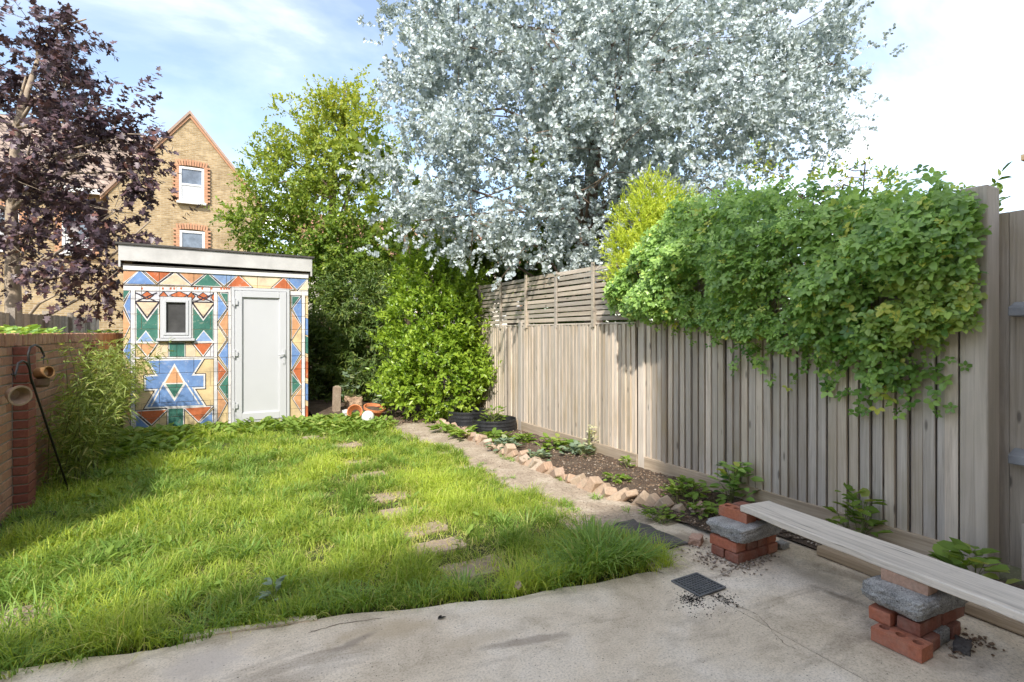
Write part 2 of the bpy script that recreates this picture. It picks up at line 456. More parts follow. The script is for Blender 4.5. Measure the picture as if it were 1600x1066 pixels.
# leaves
M['l_grass'] = mat_leaf('grass_blade', (0.15, 0.25, 0.04), (0.49, 0.58, 0.10), (0.64, 0.58, 0.24), 0.42, 0.55, 0.25)
M['l_long'] = mat_leaf('long_grass_blade', (0.11, 0.22, 0.035), (0.28, 0.42, 0.085), (0.46, 0.46, 0.15), 0.3, 0.45, 0.35)
M['l_euc'] = mat_leaf('eucalyptus_leaf', (0.38, 0.445, 0.47), (0.70, 0.77, 0.80), (0.13, 0.165, 0.12), 0.2, 0.6, 0.25, tsat=0.85)
M['l_maple'] = mat_leaf('purple_maple_leaf', (0.048, 0.030, 0.040), (0.135, 0.088, 0.105), (0.20, 0.09, 0.07), 0.16, 0.42, 0.5, tsat=0.9)
M['l_horn'] = mat_leaf('hornbeam_leaf', (0.10, 0.185, 0.03), (0.26, 0.36, 0.06), (0.52, 0.50, 0.09), 0.36, 0.45, 0.35)
M['l_laurel'] = mat_leaf('laurel_leaf', (0.17, 0.29, 0.03), (0.36, 0.48, 0.06), (0.07, 0.14, 0.02), 0.34, 0.33, 0.5)
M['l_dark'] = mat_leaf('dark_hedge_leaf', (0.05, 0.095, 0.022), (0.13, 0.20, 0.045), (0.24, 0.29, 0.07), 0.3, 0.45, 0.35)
M['l_fig'] = mat_leaf('broad_bright_leaf', (0.10, 0.16, 0.02), (0.20, 0.26, 0.035), (0.06, 0.10, 0.02), 0.4, 0.4, 0.4)
M['l_gold'] = mat_leaf('golden_conifer', (0.34, 0.43, 0.045), (0.56, 0.62, 0.085), (0.20, 0.30, 0.04), 0.35, 0.5, 0.3)
M['l_vine'] = mat_leaf('vine_leaf', (0.085, 0.19, 0.035), (0.42, 0.62, 0.16), (0.70, 0.70, 0.15), 0.3, 0.36, 0.5)
M['l_bamboo'] = mat_leaf('bamboo_leaf', (0.15, 0.21, 0.045), (0.33, 0.39, 0.11), (0.50, 0.46, 0.18), 0.35, 0.5, 0.3)
M['l_weed'] = mat_leaf('weed_leaf', (0.11, 0.19, 0.03), (0.25, 0.36, 0.07), (0.38, 0.42, 0.12), 0.32, 0.55, 0.25)
M['l_blue'] = mat_leaf('blue_green_leaf', (0.13, 0.19, 0.12), (0.24, 0.31, 0.21), (0.3, 0.33, 0.15), 0.2, 0.55, 0.3)
M['l_pale'] = mat_leaf('cream_flower', (0.55, 0.55, 0.35), (0.75, 0.75, 0.55), (0.4, 0.45, 0.15), 0.3, 0.6, 0.2)

# ------------------------------------------------------------------ foliage generator
T_OV = (np.array([(0,0,0),(.3,.5,.07),(.72,.38,.06),(1,0,-.06),(.72,-.38,.06),(.3,-.5,.07)]), [np.array([[0,3,2,1],[0,5,4,3]])])
T_RD = (np.array([(0,0,0),(.22,.42,.05),(.72,.5,.05),(1,0,0),(.72,-.5,.05),(.22,-.42,.05)]), [np.array([[0,3,2,1],[0,5,4,3]])])
T_NA = (np.array([(0,0,0),(.35,.5,.03),(1,0,-.10),(.35,-.5,.03)]), [np.array([[0,2,1],[0,3,2]])])
_o = [(0,0),(-.06,.28),(.10,.52),(.22,.36),(.34,.30),(.52,.66),(.58,.40),(.62,.20),(.78,.22),(1.0,0)]
_o = _o + [(a, -b) for a, b in reversed(_o[1:-1])]
T_MP = (np.array([(.35,0,-.02)] + [(a, b * .85, .05 * (abs(b) * 2)) for a, b in _o]), [np.array([[0, 1 + i, 1 + (i + 1) % len(_o)] for i in range(len(_o))])])

def nrm(a): return a / np.maximum(np.linalg.norm(a, axis=-1, keepdims=True), 1e-9)
def leaf_arrays(P, D, N, L, W, T):
    tv, tf = T
    D = nrm(D); B = nrm(np.cross(N, D)); N2 = np.cross(D, B)
    V = (P[:, None, :] + D[:, None, :] * (tv[None, :, 0:1] * L[:, None, None])
         + B[:, None, :] * (tv[None, :, 1:2] * W[:, None, None]) + N2[:, None, :] * (tv[None, :, 2:3] * L[:, None, None]))
    k = len(tv); n = len(P)
    F = [(f[None, :, :] + (np.arange(n) * k)[:, None, None]).reshape(-1, f.shape[1]) for f in tf]
    return V.reshape(-1, 3), F, k
def leaf_mesh(name, P, D, N, L, W, T, tint, mat):
    V, F, k = leaf_arrays(P, D, N, L, W, T)
    return np_mesh(name, V, F, mat, np.repeat(tint, k, axis=0))
def sprig_leaves(O, A, length, m, ang=0.9, flat=0.0, up=0.6, droop=0.0, rng=RNG):
    """O (n,3) sprig bases, A (n,3) axes; m leaves along each. returns P, D, N"""
    n = len(O)
    A = nrm(A)
    h = nrm(np.cross(A, np.array([0, 0, 1.0]) + rng.normal(0, .12, (n, 3))))
    w = np.cross(A, h)
    j = np.arange(m)
    phi = np.where(j % 2 == 0, 0.0, np.pi)[None, :] * flat + (j[None, :] * 2.4 + rng.uniform(0, 6.3, (n, 1))) * (1 - flat) + rng.normal(0, .3, (n, m))
    rad = h[:, None, :] * np.cos(phi)[..., None] + w[:, None, :] * np.sin(phi)[..., None]
    a = ang + rng.normal(0, .2, (n, m)); a[:, -1] *= 0.3
    D = A[:, None, :] * np.cos(a)[..., None] + rad * np.sin(a)[..., None]
    D[..., 2] -= droop
    P = O[:, None, :] + A[:, None, :] * ((j + .6) / m)[None, :, None] * np.asarray(length).reshape(-1, 1, 1)
    Nn = np.array([0, 0, 1.0])[None, None, :] * up + A[:, None, :] * .35 + rng.normal(0, .38, (n, m, 3))
    return P.reshape(-1, 3), D.reshape(-1, 3), Nn.reshape(-1, 3)

def nz(p, s): return noise.noise(Vector((p[0] * s, p[1] * s, p[2] * s)))
def plant(name, label, cat, base, trunk, lobes, n, leaf, m, slen, L, W, T, mat, bark, tintf=None, group=None, shell=0.55, up=0.6,
          ang=0.9, flat=0.0, droop=0.0, outw=0.7, upb=0.25, hole=0.0, hs=1.2, limb_r=0.05, twigs=60, seed=3, gy=0.12, jag=0.25, clump=1, clump_r=.2):
    rng = np.random.default_rng(seed)
    root = empty(name, base, label, cat, group)
    b = Vector(base)
    lob = [(Vector(c), Vector(r) if hasattr(r, '__len__') else Vector((r, r, r)), wgt) for c, r, wgt in lobes]
    ws = np.array([w * (r.x * r.y * r.z) ** (2 / 3) for c, r, w in lob]); ws /= ws.sum()
    ids = rng.choice(len(lob), n, p=ws)
    d = nrm(rng.normal(0, 1, (n, 3)))
    fr = shell + (1 - shell) * rng.uniform(0, 1, n) ** 0.6
    fr *= 1 + jag * rng.normal(0, .6, n)
    C = np.array([lob[i][0] for i in ids]); RR = np.array([lob[i][1] for i in ids])
    O = C + d * RR * fr[:, None]
    if clump > 1:
        src = np.repeat(np.arange(n // clump + 1), clump)[:n]
        cs_ = clump_r * rng.uniform(.5, 1.3, n // clump + 1)[src][:, None]
        O = O[src] + np.clip(rng.normal(0, 1, (n, 3)), -1.7, 1.7) * cs_ * np.array([1, 1, .7]); d = nrm(d[src] + rng.normal(0, .35, (n, 3))); ids = ids[src]
    keep = np.ones(n, bool)
    if hole:
        keep = np.array([nz(o, hs) + rng.normal(0, .08) > -hole for o in O])
    keep &= O[:, 2] > 0.05
    O, d, ids = O[keep], d[keep], ids[keep]
    A = nrm(d * outw + np.array([0, 0, upb]) + rng.normal(0, .42, d.shape))
    ln = slen * rng.uniform(.6, 1.3, len(O))
    P, D, N = sprig_leaves(O, A, ln, m, ang, flat, up, droop, rng)
    N = N + np.repeat(d, m, axis=0) * .55
    k = len(P)
    tint = np.zeros((k, 3), np.float32)
    tint[:, 0] = np.clip(np.repeat(rng.uniform(.15, .85, len(O)), m) + rng.normal(0, .2, k), 0, 1)
    tint[:, 1] = (rng.uniform(0, 1, k) < gy) * rng.uniform(.3, .9, k)
    if tintf is not None: tint[:, 1] = np.clip(tint[:, 1] * .6 + tintf(P, rng), 0, 1)
    sc = rng.uniform(.65, 1.2, k)
    me = leaf_mesh('crown', P - np.array(b), D, N, L * sc, W * sc, T, tint, mat)
    link(leaf, me, root)
    # trunk and limbs
    if trunk:
        tb = MB(); pts = [Vector(p) - b for p, r in trunk]; tb.tube(pts, [r for p, r in trunk], 10)
        tb.build('trunk', bark, root, sm=True)
        for c, r, w in lob:
            if w <= 0: continue
            c0 = c - b
            s = min((p for p in pts[1:]), key=lambda p: (p - c0).length + (3 if p.z > c0.z else 0))
            mid = s.lerp(c0, .5) + Vector((0, 0, .12 * (c0 - s).length)) + Vector(rng.normal(0, .06, 3)) * (c0 - s).length
            lb = MB(); lb.tube([s, s.lerp(mid, .5), mid, mid.lerp(c0, .55), c0], [limb_r, limb_r * .85, limb_r * .65, limb_r * .5, limb_r * .3], 7)
            lb.build('branch', bark, root, sm=True)
    if twigs and len(O):
        tw = MB()
        for i in rng.choice(len(O), min(twigs, len(O)), replace=False):
            c0 = lob[ids[i]][0] - b; o = Vector(O[i]) - b + Vector(A[i]) * ln[i]
            md = c0.lerp(o, .5) + Vector(rng.normal(0, .05, 3)) * (o - c0).length
            tw.tube([c0.lerp(o, .1), md, o], [limb_r * .22, limb_r * .15, .003], 4)
        o = tw.build('twigs', bark, root); o['kind'] = 'stuff'
    return root

# ================================================================== THE SETTING
def sheet(name, x0, x1, y0, y1, nx, ny, zf, mat, kind='structure'):
    xs, ys = np.linspace(x0, x1, nx + 1), np.linspace(y0, y1, ny + 1)
    X, Y = np.meshgrid(xs, ys)
    Z = np.array([[zf(x, y) for x in xs] for y in ys])
    V = np.stack([X, Y, Z], -1).reshape(-1, 3)
    i = (np.arange(ny)[:, None] * (nx + 1) + np.arange(nx)[None, :]).ravel()
    F = np.stack([i, i + 1, i + nx + 2, i + nx + 1], -1)
    o = link(name, np_mesh(name, V, [F], mat, sm=True))
    o['kind'] = kind
    return o

g = MB(); g.add([(-600, -600, -.06), (600, -600, -.06), (600, 600, -.06), (-600, 600, -.06)], [(0, 1, 2, 3)])
tag(g.build('ground', M['land']), kind='structure')

def edge_y(x):                       # where the lawn meets the patio
    return 3.0 - 0.234 * x + 0.03 * math.sin(x * 3.1) + 0.012 * math.sin(x * 11 + 1)
sheet('lawn', -1.43, 2.45, 2.2, 9.75, 60, 90,
      lambda x, y: -0.022 + .02 * noise.noise(Vector((x * 1.4, y * 1.4, 0))) if y > edge_y(x) + .05 else -.05, M['turf'])
sheet('path', 2.40, 3.26, 3.0, 9.3, 14, 70, lambda x, y: -0.006 + .008 * noise.noise(Vector((x * 2, y * 2, 3))), M['path'])
def soil_z(x, y):
    n = noise.noise(Vector((x * 3, y * 3, 5))) * .028 + noise.noise(Vector((x * 11, y * 11, 2))) * .014
    return .02 + n + .03 * math.exp(-((x - 3.7) / .3) ** 2)
sheet('soil_bed', 3.2, 4.14, 2.62, 8.6, 48, 240, soil_z, M['soil'])
sheet('soil_strip', 3.62, 4.14, 0.3, 2.62, 26, 90, lambda x, y: .012 + .02 * noise.noise(Vector((x * 6, y * 6, 5))), M['soil'])
sheet('bare_earth', 1.55, 4.14, 8.55, 12.5, 60, 80, lambda x, y: .0 + .05 * noise.noise(Vector((x * 2.2, y * 2.2, 7))) + .015 * noise.noise(Vector((x * 9, y * 9, 1))) + .10 * max(0, min(1, y - 9.2)), M['soil'])

# patio: two cast slabs with an open joint, broken edge against the lawn
random.seed(3)
JX = lambda y: 2.47 + .10 * (y - 1.6) * .3
A_ = [(-3.2, -2.39), (.75, -2.39), (.75, -.79), (JX(-.79) - .005, -.79), (JX(.6) - .005, .6), (JX(1.5) - .006, 1.5), (JX(2.0) - .005, 2.0), (2.455, 2.40)]
xx = 2.42
while xx > -3.2:
    A_.append((xx, edge_y(xx) + .008 * random.uniform(-1, 1))); xx -= random.uniform(.03, .09)
A_.append((-3.2, edge_y(-3.2)))
B_ = [(JX(-.79) + .005, -.79), (3.66, -.79), (3.64, .6), (3.66, 1.4), (3.63, 2.0), (3.66, 2.55), (3.5, 2.75), (3.28, 2.95), (3.1, 3.1), (2.42, 3.1), (2.462, 2.40),
      (JX(2.0) + .005, 2.0), (JX(1.5) + .006, 1.5), (JX(.6) + .005, .6)]
pat = tag(empty('patio'), kind='structure')
for poly, dz in ((A_, 0.0), (B_, -0.004)):
    m = MB(); m.prism(poly, -.058, dz); m.build('slab', M['patio'], pat)
# thin broken strip of old screed along the lawn edge
m = MB()
pts = [(-.12, 3.035), (.02, 3.0), (.2, 2.965), (.36, 2.93), (.48, 2.895)]
m.prism([(x, y + .012) for x, y in pts] + [(x, y + .06 + .015 * math.sin(x * 20)) for x, y in reversed(pts)], -.05, .008)
m.build('broken_screed', M['patio'], pat)

def crack(pts, w):
    m = MB(); L_, R_ = [], []
    P2 = []
    for (a, b) in zip(pts[:-1], pts[1:]):
        a, b = gnd(*a), gnd(*b)
        for i in range(7): P2.append(a.lerp(b, i / 7) + Vector((random.uniform(-.006, .006), random.uniform(-.006, .006), 0)))
    P2.append(gnd(*pts[-1]))
    for i, p in enumerate(P2):
        tn = (P2[min(i + 1, len(P2) - 1)] - P2[max(i - 1, 0)]).normalized(); nn = Vector((-tn.y, tn.x, 0)); ww = w * random.uniform(.3, 1.2) * (.2 if i in (0, len(P2) - 1) else 1)
        L_.append(p + nn * ww); R_.append(p - nn * ww)
    k = len(P2)
    m.add([(p.x, p.y, .0015) for p in L_ + R_], [(i, i + 1, k + i + 1, k + i) for i in range(k - 1)])
    m.build('crack', M['crackfill'], pat)
crack([(1185, 962), (1205, 985), (1228, 1008), (1245, 1016)], .0018); crack([(1075, 918), (1110, 930), (1142, 942), (1185, 962)], .002); crack([(480, 990), (530, 975), (600, 966)], .003); crack([(1117, 902), (1150, 888)], .002)
# ---------------------------------------------------------------- unseen houses behind the camera, outlines shaped to cast the shade
h = empty('terraced_house', (-1.8, -.8, 0), 'unseen pale house behind the patio, shaped to cast the fence shade', 'house')
def local_box(name, mat, parent, x0, x1, y0, y1, z0, z1, off):
    m = MB(); m.box(x0 - off[0], x1 - off[0], y0 - off[1], y1 - off[1], z0 - off[2], z1 - off[2]); return m.build(name, mat, parent)
off = (-1.8, -.8, 0)
m = MB()
_p = [(.76, 0), (4.6, 0), (4.6, 5.0), (.76, 7.3)]
m.add([(x + 1.8, 0, z) for x, z in _p] + [(x + 1.8, -6.2, z) for x, z in _p], [(0, 1, 2, 3), (7, 6, 5, 4), (0, 4, 5, 1), (1, 5, 6, 2), (2, 6, 7, 3), (3, 7, 4, 0)])
m.build('wall', M['render'], h)  # pale finish chosen to bounce light onto things nearby
m = MB()
_p = [(.66, 7.37), (4.75, 4.92), (4.75, 5.04), (.66, 7.49)]
m.add([(x + 1.8, .15, z) for x, z in _p] + [(x + 1.8, -6.3, z) for x, z in _p], [(0, 1, 2, 3), (7, 6, 5, 4), (0, 4, 5, 1), (1, 5, 6, 2), (2, 6, 7, 3), (3, 7, 4, 0)])
m.build('roof', M['tile'], h)
for x, z in ((1.3, 2.9), (3.1, 2.9)):
    w = local_box('window', M['white_paint'], h, x, x + 1.1, -.82, -.76, z, z + 1.5, off)
    local_box('pane', M['glass'], w, x + .08, x + 1.02, -.79, -.755, z + .08, z + 1.42, off)
local_box('door', M['upvc'], h, 1.3, 3.0, -.83, -.765, 0.02, 2.15, off)
h2 = empty('terraced_house', (-8, -.8, 0), 'unseen lower brick house next door, set back to shape the lawn shade', 'house')
off = (-8, -.8, 0)
local_box('wall', M['stock_brick'], h2, -14, .75, -8.6, -2.4, 0, 5.8, off)
m = MB(); m.add([(-6, -1.5, 5.8), (8.74, -1.5, 5.8), (8.74, -7.9, 5.8), (-6, -7.9, 5.8), (-6, -4.7, 7.8), (8.74, -4.7, 7.8)], [(0, 1, 5, 4), (2, 3, 4, 5), (0, 4, 3), (1, 2, 5), (0, 3, 2, 1)])
m.build('roof', M['tile'], h2)
for x in (-12, -8.5, -5):
    w = local_box('window', M['white_paint'], h2, x, x + 1.1, -2.42, -2.36, 3, 4.5, off)
    local_box('pane', M['glass'], w, x + .08, x + 1.02, -2.39, -2.355, 3.08, 4.42, off)

# ================================================================== BRICK GARDEN WALL (left)
WX = -1.44
gw = empty('garden_wall', (WX, 8.5, 0), 'low red brick garden wall with soldier coping and piers', 'wall')
bm_ = MB(); bm_.box(-.105, 0, -.1075, .1075, -.0325, .0325)
stretcher = bm_.mesh('brick', M['wall_brick'], .004)
bm_ = MB(); bm_.box(-.215, 0, -.034, .034, -.0525, .0525)
coper = bm_.mesh('coping_brick', M['wall_brick'], .004)
bm_ = MB(); bm_.box(-.10, 0, -.1075, .1075, -.0325, .0325)
pierm = bm_.mesh('brick', M['pier_brick'], .004)
core = MB(); core.box(-.22, -.008, -4.15, 4.1, -.06, 1.385)
core.box(-.20, -.012, -4.15, 4.1, 1.385, 1.47)
core.build('mortar_bed', M['mortar'], gw)
CO = .077
far_v = MB()
def add_far(me, loc):
    far_v.add([Vector(v.co) + Vector(loc) for v in me.vertices], [tuple(p.vertices) for p in me.polygons])
cnt = 0
for c in range(18):
    y = 4.4 + (.1125 if c % 2 else 0)
    while y < 12.5:
        j = random.uniform(-.003, .003)
        loc = (j, y - 8.5, CO * c + .0385)
        near = 5.5 < y < 8.3
        if near and cnt < 300:
            link('brick', stretcher, gw, loc, (0, random.uniform(-.006, .006), random.uniform(-.01, .01))); cnt += 1
        else:
            add_far(stretcher, loc)
        y += .225
y = 4.33
ck = 0
while y < 12.55:
    loc = (.008 + random.uniform(-.004, .004), y - 8.5, 1.44 + random.uniform(-.003, .003))
    if 5.5 < y < 12:
        link('coping_brick', coper, gw, loc, (random.uniform(-.02, .02), 0, 0)); ck += 1
    else: add_far(coper, loc)
    y += .077
fo = far_v.build('brickwork', M['wall_brick'], gw); fo['kind'] = 'stuff'
for py, dark in ((4.38, 1), (5.98, 1), (8.95, 1), (11.7, 1)):
    p = MB(); p.box(-.01, .092, py - 8.5 - .098, py - 8.5 + .098, -.06, 1.36); pier = p.build('pier', M['mortar'], gw)
    for c in range(18):
        link('brick', pierm, pier, (.105 + random.uniform(-.003, .003), py - 8.5, CO * c + .0385), (0, 0, random.uniform(-.012, .012)))

# neighbour's fence behind the wall
nf = empty('neighbour_fence', (-2.5, 11.5, 0), 'pale weathered board fence showing just above the brick wall', 'fence')
b_ = MB(); b_.box(-.01, .01, -.068, .068, 0, 1.0); nb = b_.mesh('board', M['slat'], .003)
y = 4.0
while y < 17:
    o = link('board', nb, nf, (random.uniform(-.005, .005), y - 11.5, 0)); o.scale = (1, 1, 1.76 + .012 * (y - 8) + random.uniform(-.006, .006)); y += .142
for yy in (8.3, 10.1, 11.9, 13.7, 15.5):
    m = MB(); m.box(-.04, .05, -.05, .05, 0, 1.83 + .012 * (yy - 8)); m.build('post', M['slat'], nf, loc=(.02, yy - 11.5, 0))

# ================================================================== TIMBER FENCE (right)
FX = 4.13
fe = empty('timber_fence', (FX, 6, 0), 'tall weathered grey timber fence of vertical boards with slatted trellis on top', 'fence')
W_ = .070
bd = MB()                            # feather edge: thick edge towards the camera
bd.add([(-.022, -W_ / 2, 0), (-.006, W_ / 2, 0), (.004, W_ / 2, 0), (.004, -W_ / 2, 0),
        (-.022, -W_ / 2, 1.455), (-.006, W_ / 2, 1.455), (.004, W_ / 2, 1.455), (.004, -W_ / 2, 1.455)],
       [(3, 2, 1, 0), (4, 5, 6, 7), (0, 1, 5, 4), (1, 2, 6, 5), (2, 3, 7, 6), (3, 0, 4, 7)])
bdm = bd.mesh('board', M['board'])
random.seed(21)
y = 1.61
while y < 11.3:
    if not any(abs(y - p) < .085 for p in (4.37, 7.0, 9.6)):
        o = link('board', bdm, fe, (-.012 + random.uniform(-.004, .004), y - 6, .145),
                 (random.uniform(-.0035, .0035), random.uniform(-.004, .003), random.uniform(-.03, .05)))
        o.scale = (random.uniform(.85, 1.15), random.uniform(.97, 1.03) * (1 if y < 4.4 else 1.045), random.uniform(.995, 1.006))
        if random.random() < .06: o.location.x -= .01
    y += random.uniform(.074, .082)
m = MB(); m.box(.034, .044, -4.5, 5.4, .02, 1.57); m.build('backing_rail', M['post'], fe)  # full-height sheet added behind the boards so their gaps stay dark
for z in (.4, 1.45):
    m = MB(); m.box(.048, .10, -4.5, 5.4, z, z + .08); m.build('rail', M['post'], fe)
for py, hh in ((4.37, 1.63), (7.0, 1.66), (9.6, 1.66)):
    m = MB(); m.box(-.036, .045, -.05, .05, -.05, hh); m.build('post', M['post'], fe, .006, loc=(0, py - 6, 0))
m = MB(); m.box(-.07, .10, -.07, .07, -.05, 2.40); m.build('gate_post', M['post'], fe, .006, loc=(.03, 1.45 - 6, 0))
for a, b in ((1.60, 4.315), (4.425, 6.945), (7.055, 9.545), (9.655, 11.4)):
    m = MB(); m.box(-.044, -.018, a - 6, b - 6, -.03, .155); m.build('gravel_board', M['gravel_board'], fe, .005)
# wide patch board beside the near post
m = MB(); m.box(-.036, -.024, 1.53 - 6, 1.60 - 6, .02, 1.62); m.build('cover_board', M['board'], fe)
# capping strip on the boards
m = MB(); m.box(-.03, .035, 1.55 - 6, 11.3 - 6, 1.603, 1.622); m.build('capping', M['slat'], fe)
tr = link('trellis', None, fe)
sl = MB(); sl.box(-.009, .009, -.5, .5, -.026, .026); slm = sl.mesh('slat', M['slat'], .002)
BT = [1.55, 2.02, 2.8, 3.6, 4.42, 5.22, 6.03, 6.83, 7.63, 8.43, 9.25]
for i in range(10):
    z = 1.672 + i * .069
    for a, b in zip(BT[:-1], BT[1:]):
        o = link('slat', slm, tr, (-.005 + random.uniform(-.002, .002), (a + b) / 2 - 6, z + random.uniform(-.005, .005)), (random.uniform(-.006, .006), random.uniform(-.05, .05), 0))
        o.scale = (1, b - a - .004, random.uniform(.9, 1.05))
for k, yb in enumerate(BT):
    m = MB(); m.box(-.042, -.016, -.024, .024, 1.56, 2.335 + (.035 if k in (5, 7) else 0)); m.build('batten', M['slat'], tr, .003, loc=(0, yb - 6, 0))
    if k % 2: 
        m = MB(); m.box(-.055, -.0, -.045, -.025, 1.57, 1.8); m.build('cleat', M['slat'], tr, loc=(0, yb - 6, 0))

rf = empty('rear_fence', (2.8, 12.7, 0), 'dark board fence added to darken the far end behind the hedge', 'fence')  # fence put in to add darkness behind the see-through hedge
b_ = MB(); b_.box(-.07, .07, -.01, .01, 0, 1.9); nb = b_.mesh('board', M['timber'], .002)
for k in range(24):
    link('board', nb, rf, (-1.2 + k * .144, random.uniform(-.004, .004), 0), (0, 0, random.uniform(-.03, .03)))
# next fence section, boards set behind their rails
f2 = empty('set_back_fence', (4.42, .6, 0), 'set-back grey board fence section with protruding rails beside the near post', 'fence')
b_ = MB(); b_.box(0, .018, -.07, .07, 0, 2.25); nb = b_.mesh('board', M['board'], .002)
y = 1.60
while y > -.5:
    link('board', nb, f2, (random.uniform(-.003, .003), y - .6, .02), (0, 0, random.uniform(-.03, .03))); y -= .143
for z in (1.66, .74):
    m = MB(); m.add([(-.10, -.9, z), (-.10, .76, z), (-.10, .76, z - .055), (-.10, -.9, z - .055), (-.002, -.9, z + .035), (-.002, .76, z + .035), (-.002, .76, z - .06), (-.002, -.9, z - .06)],
                    [(0, 1, 2, 3), (4, 7, 6, 5), (0, 4, 5, 1), (1, 5, 6, 2), (2, 6, 7, 3), (3, 7, 4, 0)])
    m.build('rail', M['steel'], f2, .004)
m = MB(); m.box(-.15, -.09, .62, .68, 0, .34); m.build('stake', M['post'], f2)

# ================================================================== PAINTED SHED
SY = 9.7
sh = empty('garden_shed', (0.15, SY, 0), 'small block shed painted with bright triangles, white door and white fascia', 'shed')
SX0, SX1, STOP = -1.14, 1.45, 2.50
OPEN = [(.275, 1.155, -.1, 2.235), (-.685, -.265, 1.41, 2.055)]
PCOL = dict(cream=(.70, .55, .31), pale=(.73, .60, .42), blue=(.17, .30, .58), lblue=(.27, .41, .66), red=(.54, .155, .06), peach=(.66, .35, .18), green=(.06, .20, .155), white=(.78, .77, .75), black=(.035, .03, .045), lilac=(.66, .66, .70))
PK = list(PCOL)
def mat_paint(name, c):
    c = tuple(x * .82 for x in c)
    t = NT('mural_' + name); v = t.coords((1, 1, 1), False, True)
    a = t.noise(v, 5.0, 6, .65); b = t.noise(v, 38, 5, .7)
    col = t.mix(1.0, c, t.ramp(a, [(.3, (.66, .66, .69)), (.7, (1.22, 1.2, 1.16))]), 'MULTIPLY')
    wear = t.ramp(t.noise(v, 13, 8, .8, .4), [(.56, (0, 0, 0)), (.72, (.6, .6, .6))])
    col = t.mix(wear, col, (.66, .57, .46))
    t.color(col); t.rough(.75); t.bump(b, .35, .004)
    return t.m
PM = [mat_paint(k, PCOL[k]) for k in PK]
# the mural, measured off the wall: (colour, polygon, layer, white outline, black outline)
def zq(pts): return [(lambda p: (p.x, p.z))(on_y(170 + x / 3.136, 360 + y / 3.136, SY)) for x, y in pts]
MUR = []
def ins(poly, d):
    n = len(poly); ar = sum(poly[i][0] * poly[(i + 1) % n][1] - poly[(i + 1) % n][0] * poly[i][1] for i in range(n))
    if ar < 0: poly = poly[::-1]
    L = []
    for i in range(n):
        a, b = Vector(poly[i]), Vector(poly[(i + 1) % n]); e = (b - a).normalized(); nn = Vector((e.y, -e.x))
        L.append((a + nn * d, e))
    out = []
    for i in range(n):
        (p, e), (q, f) = L[i - 1], L[i]
        den = e.x * f.y - e.y * f.x
        if abs(den) < 1e-6: out.append(tuple(q)); continue
        tt = ((q.x - p.x) * f.y - (q.y - p.y) * f.x) / den
        r = p + e * tt; v0 = Vector(poly[i])
        if (r - v0).length > 3.2 * abs(d) + 1e-9: r = v0 + (r - v0).normalized() * 3.2 * abs(d)
        out.append(tuple(r))
    return out
def mu(col, pts, ly=3, w=.013, k=.021, raw=False):
    p = pts if raw else zq(pts)
    if k and w: k += .004
    if k: MUR.append(('black', ins(p, k), ly - 2))
    if w: MUR.append(('white', ins(p, w), ly - 1))
    MUR.append((col, ins(p, 0.0), ly))
def rect(col, x0, y0, x1, y1, ly=0): MUR.append((col, zq([(x0, y0), (x1, y0), (x1, y1), (x0, y1)]), ly))
rect('white', 62, 172, 985, 215, 0); 
mu('pale', [(655,222),(845,232),(800,275),(700,268)], 1, 0, 0)
for c, p in [('peach',[(66,200),(146,196),(72,256)]),('blue',[(84,262),(152,198),(224,264)]),('red',[(178,200),(306,204),(240,254)]),('pale',[(250,264),(325,210),(396,268)]),
             ('peach',[(346,208),(470,212),(405,262)]),('green',[(418,270),(485,214),(549,274)]),('lblue',[(500,214),(628,219),(565,268)]),('red',[(582,276),(635,222),(694,276)]),
             ('red',[(804,282),(858,234),(902,288)]),('blue',[(868,234),(970,240),(922,288)]),('pale',[(974,246),(974,294),(932,294)])]:
    mu(c, p, 4, .010, .016)
mu('white', [(66,272),(600,284),(600,303),(66,294)], 5, 0, .007); mu('white', [(890,298),(980,300),(980,320),(890,318)], 5, 0, .007)
for x in (160, 262, 300, 318, 352, 418, 432, 455, 500, 548, 562, 574, 586):
    mu('red', [(x, 279), (x + 9, 281), (x + 6, 292), (x - 3, 289)], 6, 0, 0)
for x0, x1, y0, y1 in ((108, 128, 294, 990), (516, 530, 304, 945), (946, 960, 320, 925), (586, 602, 300, 945)):
    mu('white', [(x0, y0), (x1, y0), (x1, y1), (x0, y1)], 5, 0, .008)
mu('lilac', [(116, 296), (120, 296), (120, 990), (116, 990)], 6, 0, 0); mu('lilac', [(521, 306), (525, 306), (525, 945), (521, 945)], 6, 0, 0)
# left edge column
for c, p in [('green',[(68,296),(102,296),(70,345)]),('blue',[(106,305),(106,440),(76,370)]),('peach',[(68,385),(104,462),(68,540)]),('blue',[(106,530),(106,650),(74,590)]),('peach',[(68,640),(102,720),(68,800)]),('red',[(106,740),(106,850),(74,800)]),('peach',[(70,860),(104,800),(104,940)])]:
    mu(c, p, 3, .010, .015)
# panel over and beside the window
rect('lilac', 130, 300, 516, 352, 1)
for x, y, w, hh in ((136,322,0,0),(188,320,27,19),(268,322,18,20),(344,318,40,17),(404,324,17,18),(462,326,27,18),(512,330,8,16)):
    if w: mu('red', [(x - w, y), (x, y - hh), (x + w, y), (x, y + hh)], 4, 0, .012)
for p in ([(130,306),(236,350)],[(130,350),(236,306)],[(412,308),(514,354)],[(412,354),(514,312)]):
    (a, b), (c_, d_) = p; MUR.append(('black', zq([(a, b - 3), (c_, d_ - 3), (c_, d_ + 3), (a, b + 3)]), 5))
rect('green', 134, 352, 246, 552, 1); rect('green', 412, 354, 515, 548, 1)
for p in ([(136,352),(240,354),(188,422)], [(414,355),(513,357),(463,422)]):
    q = zq(p); MUR.append(('white', ins(q, .040), 2)); MUR.append(('black', ins(q, .022), 3)); MUR.append(('pale', ins(q, 0), 4))
